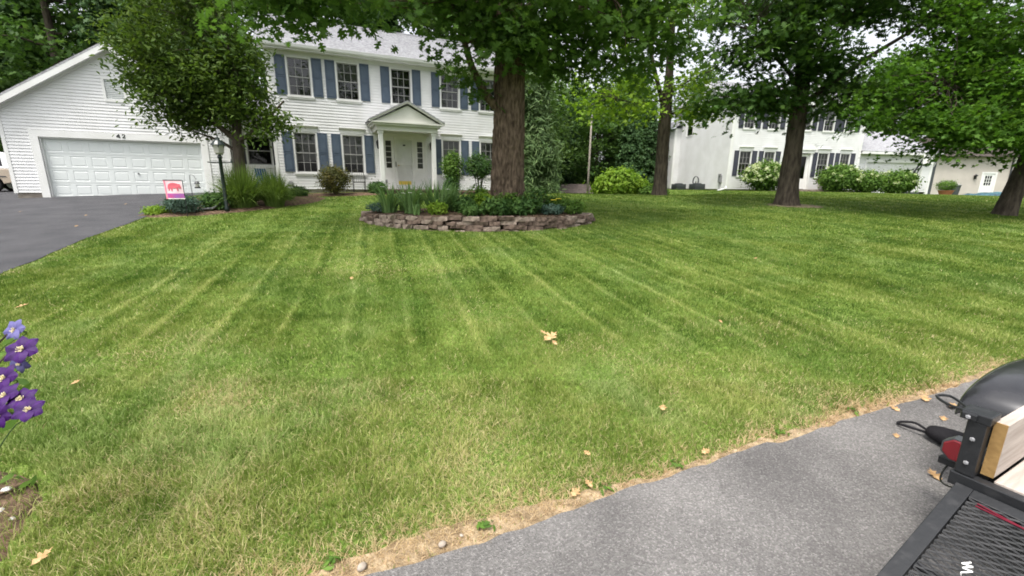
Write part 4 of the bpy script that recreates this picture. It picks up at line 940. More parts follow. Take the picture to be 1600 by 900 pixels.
def tree3():
    x, y = T3; base = (x, y, Hf(x, y)); z = base[2]
    tr = [(x, y, z-.15), (x, y, z+.9), (x-.02, y, 3.4), (x-.02, y, 4.6), (x, y, 6.2), (x-.05, y, 7.8), (x-.1, y, 9.5)]
    limbs = [([(x-.05, y, 4.7), (6.15, 19.75, 5.5), (5.75, 19.6, 6.5), (5.2, 19.5, 8.2), (5, 19.4, 9.4)], .12), ([(x, y, 5.4), (7.2, 19.2, 5.9), (8.2, 18.8, 6.3)], .05), ([(6.2, 19.7, 5.2), (5.2, 19.3, 5.0), (4.2, 19, 5.1)], .045)]
    low = list(box_pts(16, 7.0, 8.0, 18.4, 19.6, 4.5, 5.6)) + list(box_pts(34, 2.6, 5.6, 18.2, 20, 4.3, 6.4)) + list(box_pts(8, 3.0, 5.0, 18.2, 20.5, 6.4, 8.0)) + list(box_pts(7, 6.6, 7.8, 18.6, 20.4, 5.4, 6.6))
    tree('twin_stem_tree', 'slim dark trunk forking into two stems left of the neighbouring house', base, tr, [.30, .27, .255, .25, .16, .13, .08], limbs,
         [(40, (6.0, 19.6, 9.3), (3.0, 2.6, 1.6), .3)], T_MAPLE, .17, M['limeleaf'], M['bark_dark'], per=44, rad_c=.42, flat=.2, ridge=.014, flare=.3, nseg=40, extra=low, twig=.018)
tree3()

# ------------------------------------------------------------------ woods behind the houses
def proto_broad(name, hgt, wid, leafm, nC, per, seed):
    root = empty(name, (0, 0, 0)); tr = [(0, 0, -.3), (.05, 0, hgt*.25), (-.05, .1, hgt*.5), (.1, 0, hgt*.75), (0, 0, hgt*.95)]
    link('trunk', trunk_mesh(tr, [.28, .24, .19, .12, .03], 14, .02, .3, 1), M['bark_dark'], root)
    C = ell_pts(nC, (0, 0, hgt*.56), (wid, wid, hgt*.45), .45, hgt*.10)
    C[:, :2] *= (1.0 + .25*rng.normal(0, 1, (len(C), 1)))
    tw = branch_set([np.array(p) for p in curve(tr, 5)][4:], C[::2], .05, .012); tw.build('branches', M['bark_dark'], root)['kind'] = 'stuff'
    P, S, N, tint = cluster_leaves(C, per, .62, .34, .34, up=.9)
    leaf_obj('crown', leafm, root, P, S, N, T_SPRAY, tint); return root
def proto_conifer(name, hgt, wid, leafm, seed, droop=.35, T=None, per=9, lo=.22, hi=.42):
    root = empty(name, (0, 0, 0)); tr = [(0, 0, -.3), (0, 0, hgt*.5), (0, 0, hgt)]
    link('trunk', trunk_mesh(tr, [.24, .15, .02], 12, .015, .2, 2), M['bark_dark'], root)
    P = []; b = MB(); z = hgt*.06
    while z < hgt*.98:
        rr = wid*(1-z/hgt)**.8*rng.uniform(.75, 1.15); k = int(5+rng.integers(0, 3)); a0 = rng.random()*6.28
        for i in range(k):
            a = a0 + 6.283*i/k + rng.normal(0, .2); e = np.array((rr*math.cos(a), rr*math.sin(a), z - droop*rr*.5 + .1*rr))
            q = np.array((0, 0, z)); mid = (q+e)/2 + np.array((0, 0, .12*rr)); cv = curve([q, mid, e], 4); b.tube(cv, np.linspace(.04, .008, len(cv)), 4, False)
            for t in np.linspace(.25, 1, max(3, int(rr/.16))):
                c = cv[min(int(t*(len(cv)-1)), len(cv)-1)]; P.append(np.tile(c, (per, 1)) + rng.normal(0, 1, (per, 3))*np.array((.24, .24, .10)) - np.array((0, 0, .06)))
        z += hgt*.026*rng.uniform(.8, 1.25)
    b.build('branches', M['bark_dark'], root)['kind'] = 'stuff'; P = np.concatenate(P); n = len(P)
    N = np.tile((0, 0, .7), (n, 1)) + rng.normal(0, .5, (n, 3)); out = P*np.array((1, 1, 0)); N += .5*out/np.maximum(np.linalg.norm(out, axis=1, keepdims=True), .1)
    leaf_obj('crown', leafm, root, P, rng.uniform(lo, hi, n), N, T_SPRAY if T is None else T, np.clip(rng.normal(.5, .25, n), 0, 1)); return root
PR = {'a': proto_broad('broadleaf_tree', 15, 3.6, M['woodleaf'], 120, 62, 1), 'b': proto_broad('broadleaf_tree', 13, 3.2, M['woodleaf2'], 105, 60, 2),
      'c': proto_conifer('conifer_tree', 14, 3.0, M['hemlock'], 3), 'd': proto_conifer('pale_pine_tree', 9, 2.5, M['pineleaf'], 4, 1.2, T_NEEDLE, 30, .28, .5)}
used = set()
def plant_tree(k, x, y, s, label, group=None, zs=1.0):
    o = PR[k] if k not in used else copy_tree(PR[k]); used.add(k)
    o.location = (x, y, Hf(x, y) - .1); o.rotation_euler = (0, 0, rng.random()*6.28); o.scale = (s, s, s*zs)
    for key in ('label', 'category', 'group'):
        if key in o: del o[key]
    tag(o, label, 'tree', group); return o
plant_tree('d', .75, 23.8, .86, 'pale feathery pine at the right hand end of the blue shuttered house', None, 1.12)
plant_tree('d', 1.2, 29.5, .80, 'pale pine standing farther back, behind the nearer feathery pine')
KIND = {'a': 'tall deep green broadleaf tree', 'b': 'lighter green broadleaf tree', 'c': 'dark layered conifer'}
def woods(where, group, spots):
    for k, x, y, s in spots: plant_tree(k, x, y, s, KIND[k] + ' in the woods ' + where, group)
woods('rising behind the garage', 'woods behind the garage', (('c', -24.5, 30, 1.2), ('a', -29, 30, 1.15), ('c', -34, 33, 1.25), ('a', -39, 34, 1.2), ('b', -31.5, 27, .62), ('c', -20, 31, 1.2), ('a', -26.5, 36, 1.45), ('c', -44, 36, 1.3), ('a', -50, 40, 1.3), ('b', -36, 29, .75), ('c', -30, 38, 1.55), ('a', -38, 42, 1.6), ('c', -56, 46, 1.5), ('b', -44, 31, .7), ('a', -19.5, 38, 1.4)))
woods('behind the roof of the blue shuttered house', 'woods behind the blue shuttered house', (('a', -14, 33, 1.2), ('c', -10, 35, 1.25), ('a', -6.5, 33, 1.15), ('b', -2.5, 34, 1.1), ('c', -12, 40, 1.5), ('a', -4, 41, 1.4)))
woods('seen through the gap between the two houses', 'woods between the two houses', (('a', 6.4, 35.0, .62), ('c', 8.3, 32.5, .55), ('a', .6, 31, .60), ('a', 9.2, 37.5, .66), ('b', .8, 33, .85), ('c', 5.2, 40, .80), ('a', 3.5, 45, .95), ('c', 9.3, 40, .78), ('a', 7.4, 35.5, .62), ('a', 11.5, 47, .80), ('c', 7.0, 47, .85), ('b', 1.5, 40, .95), ('c', 10.2, 34.5, .50), ('c', 12.0, 42, .62), ('c', 3.6, 36.5, .62), ('a', 6.5, 56, .8), ('b', 13.5, 52, .7)))
woods('behind the neighbouring house', 'woods behind the neighbouring house', (('a', 19, 48, .80), ('b', 24.5, 46, .72), ('c', 29, 50, .78), ('a', 34.5, 52, .80), ('b', 40, 55, 1.0), ('a', 46, 56, 1.1), ('c', 52, 54, 1.15), ('b', 33, 60, .85), ('a', 60, 60, 1.2), ('c', 44, 64, 1.2), ('b', 27, 58, .8), ('a', 52, 66, 1.2), ('b', 66, 58, 1.1)))

# ------------------------------------------------------------------ shrubs and bed plants
def shrub(name, label, x, y, rx, ry, rz, leafm, n=1700, size=.085, T=T_OVAL, zc=None, group=None, legs=False, bloom=None, z0=None, cat='shrub', lump=.18):
    z = Hf(x, y) if z0 is None else z0; root = empty(name, (x, y, z), 0, label, cat, group); n = int(n*1.9)
    zc = rz*.95 if zc is None else zc
    k = 26; lc = ell_pts(k, (0, 0, zc), (rx*.72, ry*.72, rz*.72), .6); nl = n//k
    P = (lc[:, None, :] + rng.normal(0, 1, (k, nl, 3))*np.array((rx, ry, rz))*.24).reshape(-1, 3); P = P[P[:, 2] > .03]
    P2 = ell_pts(n//2, (0, 0, zc), (rx*.95, ry*.95, rz*.95), .5); P = np.concatenate([P, P2[P2[:, 2] > .03]])
    out = P-np.array((0, 0, zc*.6)); N = out/np.linalg.norm(out, axis=1, keepdims=True) + rng.normal(0, .6, P.shape) + np.array((0, 0, .4))
    ct = np.repeat(rng.normal(.5, .15, 300), 1); ti = np.clip(.5+1.1*(vnoise(P[:, 0]*3+x, P[:, 2]*3+P[:, 1]*2, .5)-.5)+rng.normal(0, .15, len(P)), 0, 1)
    leaf_obj('foliage', leafm, root, P, size*(1.35 if T is T_QUAD else 1.1)*rng.uniform(.6, 1.3, len(P)), N, T, ti)
    st = MB()
    for i in range(9):
        a = rng.random()*6.28; r = rng.uniform(.25, .8); e = (rx*r*math.cos(a), ry*r*math.sin(a), zc*rng.uniform(.7, 1.3)); q = (.12*rx*math.cos(a), .12*ry*math.sin(a), -.05)
        st.tube(curve([q, ((q[0]+e[0])*.4, (q[1]+e[1])*.4, zc*.5), e], 3), np.linspace(.022, .006, 7), 5, False)
    st.build('stems', M['bark_dark'], root)
    if bloom:
        bm, nb, bs = bloom; B_ = ell_pts(nb, (0, 0, zc), (rx*1.0, ry*1.0, rz*1.0), .97); B_ = B_[B_[:, 2] > zc*.75]
        Pb = np.repeat(B_, 34, 0) + rng.normal(0, bs, (len(B_)*34, 3))*np.array((1, 1, .7)); Nn = Pb-np.repeat(B_, 34, 0)+np.array((0, 0, .05)); leaf_obj('flower_heads', bm, root, Pb, rng.uniform(.06, .10, len(Pb)), Nn+1e-3, T_QUAD, np.clip(rng.normal(.5, .25, len(Pb)), 0, 1))['kind'] = 'stuff'
    return root
shrub('round_shrub', 'rounded russet green shrub under the first floor window left of the portico', -6.95, 17.35, .62, .6, .52, M['russet'], 1700, .075, zc=.62)
shrub('low_evergreen', 'low dark green bush beside the portico stoop', -5.55, 18.25, .42, .36, .27, M['dshrub'], 900, .07)
shrub('low_evergreen', 'small green bush under the left corner window of the house', -7.95, 16.55, .34, .3, .22, M['dshrub'], 700, .07)
shrub('ground_cover', 'low yellow green ground cover at the left foot of the house', -8.9, 16.2, .95, .5, .26, M['shrubleaf'], 1500, .06)
shrub('ground_cover', 'low leafy ground cover between tall grass and house corner', -8.0, 15.0, .7, .4, .22, M['shrubleaf'], 1000, .06)
shrub('standard_shrub', 'upright light green shrub right of the portico', -2.45, 18.55, .50, .45, .62, M['shrubleaf'], 1300, .075, zc=1.10)
shrub('standard_shrub', 'rounded dark green shrub on bare stems close to the oak trunk', -1.40, 18.75, .62, .55, .55, M['dshrub'], 1500, .075, zc=1.14)
shrub('low_evergreen', 'low leafy bush at the foot of the upright shrub', -2.5, 18.3, .35, .35, .42, M['dshrub'], 800, .07)
shrub('flag_plant', 'loose grey green plants around the garden flag', -8.95, 12.0, .5, .4, .28, M['blueleaf'], 900, .065, cat='plant')
shrub('flag_plant', 'bright low weeds at the driveway edge below the flag', -9.55, 11.85, .35, .3, .13, M['limeleaf'], 450, .06, cat='plant')
shrub('flag_plant', 'dark leafy plant between flag and tall grass', -8.45, 12.6, .4, .4, .3, M['dshrub'], 700, .07, cat='plant')
shrub('golden_shrub', 'large bright lime green shrub in the gap between the two houses', 6.1, 26.0, 1.5, 1.2, .82, M['limeleaf'], 3000, .15, T_QUAD, z0=.95)
shrub('golden_shrub', 'low yellowish plants at the right foot of the lime green shrub', 7.9, 25.5, 1.1, .6, .38, M['shrubleaf'], 1300, .10, T_QUAD, z0=.95)
hz = Hf(16, 28.5)
shrub('hydrangea', 'hydrangea covered in creamy blooms left of the dark trunk', 16.0, 28.6, 1.35, .9, .92, M['shrubleaf'], 2400, .11, T_QUAD, bloom=(M['cream_bloom'], 150, .06))
for i, (x, lab) in enumerate(((21.2, 'leafy green hydrangea just right of the neighbours front step'), (23.3, 'middle of three green hydrangeas before the neighbouring house'), (25.6, 'rightmost of three green hydrangeas, in front of the far garage door'))):
    shrub('hydrangea', lab, x, 29.3+.35*i, 1.25 if i != 1 else 1.0, .9, (.93, .78, .80)[i], M['shrubleaf'], 2300, .11, T_QUAD, bloom=(M['cream_bloom'], 34, .05))
def clump(name, label, x, y, z, n, h, spread, width, leafm, arch=.6, parent_group=None, cat='plant', stiff=.3):
    """arching strap leaves from one crown"""
    root = empty(name, (x, y, z), 0, label, cat, parent_group)
    a = rng.uniform(0, 2*np.pi, n); r0 = spread*.28*np.sqrt(rng.random(n)); L = h*rng.uniform(.6, 1.12, n); ln = np.abs(rng.normal(0, 1, n))*spread*.55
    seg = 5; V = []; base = np.stack([r0*np.cos(a), r0*np.sin(a), 0*a-.02], 1); d = np.stack([np.cos(a), np.sin(a), 0*a], 1); sd_ = np.stack([-np.sin(a), np.cos(a), 0*a], 1)
    sd_ += .7*rng.normal(0, 1, sd_.shape)*np.array((1, 1, .1)); sd_ /= np.linalg.norm(sd_, axis=1, keepdims=True)
    rows = []
    for i in range(seg+1):
        t = i/seg; c = base + d*(ln*t**1.9)[:, None] + np.array((0, 0, 1.0))*(L*(t - arch*.55*t**2.6*(ln/spread)))[:, None]
        w_ = width*(1-t**2.2)+.0008; rows.append((c-sd_*w_, c+sd_*w_))
    for i in range(seg): V.append(np.stack([rows[i][0], rows[i][1], rows[i+1][1], rows[i+1][0]], 1))
    V = np.concatenate(V, 0).reshape(-1, 3); ti = np.repeat(np.tile(np.clip(rng.normal(.5, .25, n), 0, 1), seg), 4)
    tt = np.stack([ti, ti, 0*ti, 0*ti+1], 1); link('blades', np_mesh('blades', V, 4, n*seg, tt), leafm, root); return root
clump('ornamental_grass', 'tall arching ornamental grass clump behind the lamp post', -8.05, 13.2, Hf(-8.05, 13.2), 1500, 1.38, 1.15, .008, M['tallgrass'], 1.1)
clump('ornamental_grass', 'ornamental grass clump at the foot of the small garage tree', -7.35, 13.7, Hf(-7.35, 13.7), 1000, 1.20, .9, .008, M['tallgrass'], 1.1)
ZB = .96
for i, (x, y, n, h, sp, lab) in enumerate(((-3.05, 10.95, 70, .58, .42, 'iris clump nearest the left end of the stone ring'), (-2.45, 10.75, 80, .60, .42, 'second iris clump from the left end of the stone ring'), (-1.85, 10.75, 90, .66, .45, 'tallest iris clump left of the oak trunk'), (-1.55, 11.2, 70, .62, .4, 'iris clump set back beside the oak trunk'), (-2.75, 11.5, 60, .55, .4, 'iris clump at the back left of the bed'))):
    clump('iris_plant', lab, x, y, ZB, int(n*1.3), h*1.22, sp*1.6, .019, M['iris'], .30, 'irises in the stone ring')
clump('daylily', 'pale strap leaves spilling over the stone edge', -2.25, 10.18, ZB, 14, .42, .36, .014, M['iris'], 1.9)
for i, (x, y, rx, rz, lm, lab, sz) in enumerate(((-3.35, 11.1, .35, .13, 'blueleaf', 'low grey green mat at the left end of the bed', .05), (-1.15, 10.75, .30, .22, 'dshrub', 'deep green plant left of the oak trunk base', .08), (-.72, 10.95, .28, .26, 'limeleaf', 'bright lime plant before the oak trunk', .08), (-.35, 10.55, .42, .20, 'dshrub', 'dark hosta leaves at the front centre of the bed', .11), (.25, 10.6, .45, .20, 'dshrub', 'dark leafy ground cover right of the front centre of the bed', .10), (-.9, 11.4, .35, .36, 'shrubleaf', 'leafy plant against the left side of the oak trunk', .08), (.62, 11.2, .42, .33, 'dshrub', 'dark green plant against the right side of the oak trunk', .08), (.95, 10.75, .3, .14, 'blueleaf', 'grey green low plant near the right end of the bed', .06), (1.15, 11.35, .40, .24, 'shrubleaf', 'green plant with yellow blossom in the right part of the bed', .07), (1.55, 11.3, .32, .18, 'shrubleaf', 'low green plant at the right end of the bed', .07), (-1.75, 10.35, .24, .15, 'limeleaf', 'light green plant overhanging the front stones', .07), (-.1, 11.15, .4, .28, 'shrubleaf', 'green leaves hiding the foot of the oak trunk', .08), (-.95, 10.35, .3, .12, 'dshrub', 'low dark plant behind the front stones', .07))):
    shrub('bed_plant', lab, x, y, rx, rx*.8, rz, M[lm], 420, sz, cat='plant', z0=ZB-.02)
# small blossoms in the bed (each its own thing)
def blossom(name, label, x, y, z, m, r, petals=6, cup=.3, stem=None, rot=(0, 0, 0), group=None, sm=None, wide=.45, cat='flower'):
    root = empty(name, (x, y, z), 0, label, cat, group); root.rotation_euler = rot
    for k in range(petals):
        a = 6.283*k/petals; b = MB(); V = []; nn = 6
        for i in range(nn+1):
            t = i/nn; wv = wide*r*math.sin(math.pi*min(1, t*.86+.12))**.8*(1-.15*t); zz = cup*r*(t-.9*t*t); x0 = r*t+.04*r
            V.append(((x0, -wv, zz-.05*r), (x0, 0, zz+.05*r*math.sin(3*t)), (x0, wv, zz-.05*r)))
        for i in range(nn):
            for j in (0, 1):
                q = [V[i][j], V[i][j+1], V[i+1][j+1], V[i+1][j]]
                b.quad(*[(p[0]*math.cos(a)-p[1]*math.sin(a), p[0]*math.sin(a)+p[1]*math.cos(a), p[2]+.001*k) for p in q])
        b.build('petal', m, root, True)
    if sm:
        b = MB()
        for k in range(26):
            a = rng.random()*6.28; q = rng.random()**.5*.20*r; b.beam((q*.6*math.cos(a), q*.6*math.sin(a), 0), (q*1.25*math.cos(a), q*1.25*math.sin(a), .22*r), (.018*r, 0, 0), (0, .018*r, 0))
        b.build('stamens', sm, root)
    return root
for i, (x, y, z) in enumerate(((-2.58, 10.5, 1.42), (-2.42, 10.5, 1.43), (-2.20, 10.6, 1.40), (-3.15, 10.8, 1.56), (-1.55, 10.6, 1.52))):
    blossom('white_bloom', 'small white blossom among the iris leaves', x, y, z, M['white_bloom'], .05, 5, group='white blossoms among the irises')
for i, (x, y, z) in enumerate(((1.0, 11.0, 1.28), (1.13, 11.05, 1.31))):
    blossom('yellow_bloom', 'yellow blossom in the right part of the stone ringed bed', x, y, z, M['yellow_bloom'], .075, 5, group='yellow blossoms in the bed')

# ------------------------------------------------------------------ stone ring round the oak
def stone_mesh(l, d, h):
    b = MB(); V = []
    for sx in (-1, -.33, .33, 1):
        for sy in (-1, 1):
            for sz in (-1, 1):
                k = .88 if abs(sx) == 1 else 1.0
                V.append((sx*l/2 + rng.normal(0, .008), sy*d/2*k + rng.normal(0, .016), sz*h/2*(.93 if abs(sx) == 1 else 1) + rng.normal(0, .007)))
    b.v = V
    for i in range(3):
        o = i*4; b.f += [(o, o+4, o+5, o+1), (o+2, o+3, o+7, o+6), (o+1, o+5, o+7, o+3), (o, o+2, o+6, o+4)]
    b.f += [(0, 1, 3, 2), (12, 14, 15, 13)]
    return b.mesh('stone')
ring = empty('stone_bed_wall', (BEDC[0], BEDC[1], Hf(*BEDC)), 0, 'low ring of reddish brown stacked stones around the oak bed', 'stone wall')
SM = [[stone_mesh(l, .24, .092) for l in (.24, .29, .34, .38)] for _ in range(4)]
rz0 = Hf(*BEDC)
for course in range(4):
    th = R(176); end = R(364)
    while th < end:
        j = int(rng.integers(0, 4)); l = (.24, .29, .34, .38)[j]
        ds = math.hypot(BEDA*math.sin(th), BEDB*math.cos(th)); thm = th + .5*(l+.012)/ds
        px, py = BEDC[0]+(BEDA-.02*course)*math.cos(thm), BEDC[1]+(BEDB-.02*course)*math.sin(thm)
        tx, ty = -BEDA*math.sin(thm), BEDB*math.cos(thm)
        ztop = .925 + .01*rng.normal(); zc = ztop - .048 - (3-course)*.093 + rng.normal(0, .006)
        if zc + .07 > Hf(px, py):
            o = link('stone', SM[int(rng.integers(0, 4))][j], M['stone'] if rng.random() < .72 else M['stone2'], ring, (px-BEDC[0]+rng.normal(0, .018), py-BEDC[1]+rng.normal(0, .018), zc-rz0), (rng.normal(0, .03), rng.normal(0, .03), math.atan2(ty, tx)+rng.normal(0, .06)), (1, rng.uniform(.9, 1.15), 1))
        th += (l+rng.uniform(.006, .022))/ds
for me_ in [m for r_ in SM for m in r_]:
    if not me_.materials: me_.materials.append(M['stone'])
for o in ring.children:
    if rng.random() < .28:
        o.material_slots[0].link = 'OBJECT'; o.material_slots[0].material = M['stone2']
def bed_soil():
    n = 60; V = []; F = []
    for j, r in enumerate((.985, .9, .6, .3)):
        for i in range(n):
            a = 2*math.pi*i/n; x = BEDA*r*math.cos(a); y = BEDB*r*math.sin(a)
            V.append((x, y, max(.90 + .10*(1-r*r), Hf(x+BEDC[0], y+BEDC[1]) + .01 if r < .95 else .85) + .02*rng.normal() - rz0))
    V.append((0, 0, 1.0-rz0))
    for j in range(3):
        for i in range(n): F.append((j*n+i, j*n+(i+1) % n, (j+1)*n+(i+1) % n, (j+1)*n+i))
    for i in range(n): F.append((3*n+i, 3*n+(i+1) % n, 4*n))
    me = bpy.data.meshes.new('soil'); me.from_pydata(V, [], F); me.update(); me.polygons.foreach_set('use_smooth', [True]*len(F)); link('soil', me, M['soil'], ring)
bed_soil()

# ------------------------------------------------------------------ lamp post, flag, hanging lantern
def lamp_post():
    x, y = -8.05, 12.45; z = Hf(x, y)
    L = empty('lamp_post', (x, y, z), 0, 'black lamp post with glass lantern standing before the tall grass', 'lamp post')
    MB().lathe([(.065, 0), (.065, .12), (.048, .16), (.044, 1.45), (.06, 1.47), (.06, 1.52), (.03, 1.56)], 14).build('post', M['iron'], L, True)
    MB().tube([(-.36, 0, 1.36), (.30, 0, 1.36)], .014, 8).lathe([(.02, 0), (.03, .02), (.004, .12)], 8, (.30, 0, 1.34)).build('ladder_bar', M['iron'], L)
    MB().lathe([(.075, 1.56), (.125, 1.60), (.15, 1.80)], 6).build('lantern_glass', M['lampglass'], L)
    f = MB()
    for k in range(6):
        a = math.pi*k/3; c, s = math.cos(a), math.sin(a); f.beam((.078*c, .078*s, 1.56), (.153*c, .153*s, 1.81), (.008, 0, 0), (0, .008, 0))
    f.build('lantern_frame', M['iron'], L)
    MB().lathe([(.185, 1.80), (.17, 1.83), (.10, 1.92), (.05, 1.96), (.045, 2.0), (.015, 2.02), (.012, 2.06)], 12).build('lantern_roof', M['iron'], L)
lamp_post()
def flag():
    x, y = -8.52, 11.55; z = Hf(x, y); f = empty('garden_flag', (x, y, z), R(6), 'small pink and white garden flag with a red buffalo on a thin stand', 'flag')
    MB().tube([(0, 0, -.05), (0, 0, .93), (-.02, 0, .935), (-.47, 0, .935)], .009, 8).build('stand', M['black'], f)
    def sheet(x0, x1, z0, z1, dy, m, name, par):
        b = MB(); nx, nz = 10, 10
        def P(i, j):
            t, s = i/nx, j/nz; xx = x0+(x1-x0)*t; zz = z0+(z1-z0)*s; q = (.91-zz); return (xx + .09*q, dy + .03*math.sin(xx*9+q*4)*q*1.5 - .06*q, zz)
        for i in range(nx):
            for j in range(nz): b.quad(P(i, j), P(i+1, j), P(i+1, j+1), P(i, j+1))
        return b.build(name, m, par, True)
    c = sheet(-.46, -.03, .46, .93, 0, M['pink'], 'cloth', f)
    sheet(-.46, -.42, .46, .93, -.005, M['flagpink'], 'border', c); sheet(-.415, -.03, .48, .60, -.006, M['flagmag'], 'lower_band', c); sheet(-.415, -.03, .46, .478, -.006, M['white_bloom'], 'hem', c)
    # standing buffalo silhouette
    sil = [(-.385, .72), (-.375, .79), (-.345, .835), (-.30, .86), (-.25, .865), (-.20, .86), (-.15, .85), (-.11, .83), (-.085, .84), (-.07, .81), (-.06, .76), (-.075, .72), (-.10, .72), (-.115, .745), (-.135, .73), (-.14, .67), (-.165, .67), (-.17, .72), (-.20, .735), (-.25, .73), (-.27, .72), (-.275, .66), (-.30, .66), (-.305, .71), (-.33, .73), (-.345, .70), (-.35, .67), (-.37, .67), (-.365, .71)]
    def Q(xx, zz, d): q = .91-zz; return (xx+.09*q, d + .03*math.sin(xx*9+q*4)*q*1.5 - .06*q, zz)
    MB().prism([Q(a, b_, -.010) for a, b_ in sil], (0, .004, 0)).build('buffalo_emblem', M['flagred'], c)
    x2, y2 = -8.44, 11.72; h = empty('hanging_lantern', (x2, y2, Hf(x2, y2)), 0, 'little black lantern hanging from a thin hook beside the flag', 'lantern')
    MB().tube(curve([(0, 0, -.05), (0, 0, .6), (0, 0, 1.0), (.05, 0, 1.06), (.12, 0, 1.03), (.15, 0, .96), (.18, 0, .96)], 5), .006, 6).build('hook', M['black'], h)
    MB().lathe([(.02, .90), (.06, .86), (.065, .84), (.05, .835)], 8, (.17, 0, 0)).build('lantern_top', M['black'], h)
    MB().lathe([(.045, .76), (.045, .83)], 8, (.17, 0, 0)).build('lantern_glass', M['lampglass'], h)
    MB().lathe([(.07, .72), (.07, .745), (.05, .76)], 8, (.17, 0, 0)).build('lantern_base', M['black'], h)
flag()
# pale spout lying in the mulch
b = MB(); b.tube([(-8.75, 12.25, Hf(-8.75, 12.25)+.10), (-8.35, 12.3, Hf(-8.35, 12.3)+.13), (-8.2, 12.5, Hf(-8.2, 12.5)+.30)], .03, 8)
tag(b.build('drain_pipe', M['grey'], None, True), 'short grey drain pipe lying on the mulch left of the lamp post', 'pipe')

# ------------------------------------------------------------------ chairs by the house
def metal_chair(x, y, rz):
    c = empty('garden_chair', (x, y, Hf(x, y)), rz, 'black metal garden chair against the house beside the russet shrub', 'chair')
    MB().box(-.24, .24, -.24, .22, .42, .45).build('seat', M['black'], c)
    for sx in (-.23, .23):
        for sy in (-.22, .22): MB().tube([(sx, sy, 0), (sx, sy, .43)], .014, 6).build('leg', M['black'], c)
    b = MB().tube(curve([(-.23, .22, .44), (-.24, .27, .75), (-.18, .30, .92), (0, .31, .96), (.18, .30, .92), (.24, .27, .75), (.23, .22, .44)], 4), .014, 6)
    for k in range(5): b.tube([(-.15+.075*k, .23, .46), (-.15+.075*k, .30, .92)], .006, 5)
    b.build('backrest', M['black'], c)
    for s in (-1, 1): MB().tube(curve([(s*.23, .24, .66), (s*.25, 0, .68), (s*.24, -.22, .63), (s*.23, -.22, .44)], 4), .012, 6).build('armrest', M['black'], c)
metal_chair(*wpt(3.05, -.55), A1)
def plastic_chair(x, y, z, rz):
    c = empty('porch_chair', (x, y, z), rz, 'blue plastic chair on the porch between garage and house', 'chair')
    MB().box(-.25, .25, -.25, .22, .40, .44).build('seat', M['bluechair'], c)
    for sx in (-.24, .24):
        for sy in (-.23, .21): MB().beam((sx*1.1, sy*1.15, 0), (sx, sy, .42), (.025, 0, 0), (0, .025, 0)).build('leg', M['bluechair'], c)
    for k in range(5): MB().beam((-.2+.1*k, .23, .44), (-.2+.1*k, .34, .92), (.035, 0, 0), (0, .012, 0)).build('back_slat', M['bluechair'], c)
    for s in (-1, 1): MB().beam((s*.28, .26, .63), (s*.28, -.26, .63), (.035, 0, 0), (0, 0, .015)).beam((s*.28, -.23, .42), (s*.28, -.23, .62), (.025, 0, 0), (0, .025, 0)).build('armrest', M['bluechair'], c)
px_, py_ = wpt(-.55, 1.35); plastic_chair(px_, py_, 1.32, A1 + R(35))

# ------------------------------------------------------------------ things around the neighbouring house
def ac_unit(x, y, label):
    c = empty('air_conditioner', (x, y, Hf(x, y)), A2, label, 'air conditioner')
    MB().box(-.38, .38, -.38, .38, -.35, .42).build('housing', M['greyd'], c)
    g = MB()
    for k in range(6): g.box(-.395, .395, -.395, .395, -.2+.085*k, -.185+.085*k)
    g.build('grille', M['greyd'], c); MB().lathe([(.3, .42), (.3, .46), (.25, .48)], 14).build('fan_cover', M['greyd'], c)
ac_unit(*wpt(-.75, 4.6, C2, A2), 'dark air conditioning unit nearest the rear of the neighbours side wall')
ac_unit(*wpt(-.75, 2.2, C2, A2), 'dark air conditioning unit nearer the front corner of the neighbours house')
hx, hy = wpt(-.35, 3.1, C2, A2); h_ = empty('hose_reel', (hx, hy, Hf(hx, hy)), A2, 'garden hose coiled on a reel by the neighbours side wall', 'hose reel')
b = MB()
for k in range(4): b.tube([(.02*k, .34*math.cos(a), .62+.34*math.sin(a)) for a in np.linspace(0, 6.28, 20)], .018, 5, False)
b.build('hose', M['greyd'], h_); MB().tube([(.04, -.2, -.1), (.04, 0, .62), (.04, .2, -.1)], .02, 6).build('reel_stand', M['greyd'], h_)
def planter(x, y, z, label, r=.28, hgt=.3, lm='russet', pot='terra', n=500):
    root = shrub('potted_plant', label, x, y, r*1.5, r*1.3, r*.9, M[lm], n, .08, z0=z, zc=hgt+r*.8, cat='planter')
    MB().lathe([(r*.7, 0), (r, hgt*.9), (r*1.06, hgt*.92), (r*1.06, hgt), (r*.9, hgt)], 14).build('pot', M[pot], root); return root
qx, qy = wpt(6.6, -.7, C2, A2); planter(qx, qy, 1.6, 'white pot of reddish flowers on the neighbours front step', .30, .36, 'russet', 'trim')
qx, qy = wpt(16.2, -1.2, C2, A2); planter(qx, qy, Hf(qx, qy), 'terracotta pot with feathery shrub beside the far garage', .42, .35, 'shrubleaf', 'terra', 900)
def bin_(x, y):
    c = empty('trash_bin', (x, y, Hf(x, y)), 0, 'dark lidded bin behind the potted shrub by the beige wall', 'bin')
    MB().lathe([(.24, 0), (.32, .85), (.34, .86), (.34, .9)], 14).build('tub', M['greyd'], c); MB().lathe([(.35, .90), (.35, .95), (.1, 1.02)], 14).build('lid', M['grey'], c)
bin_(37.0, 37.5)
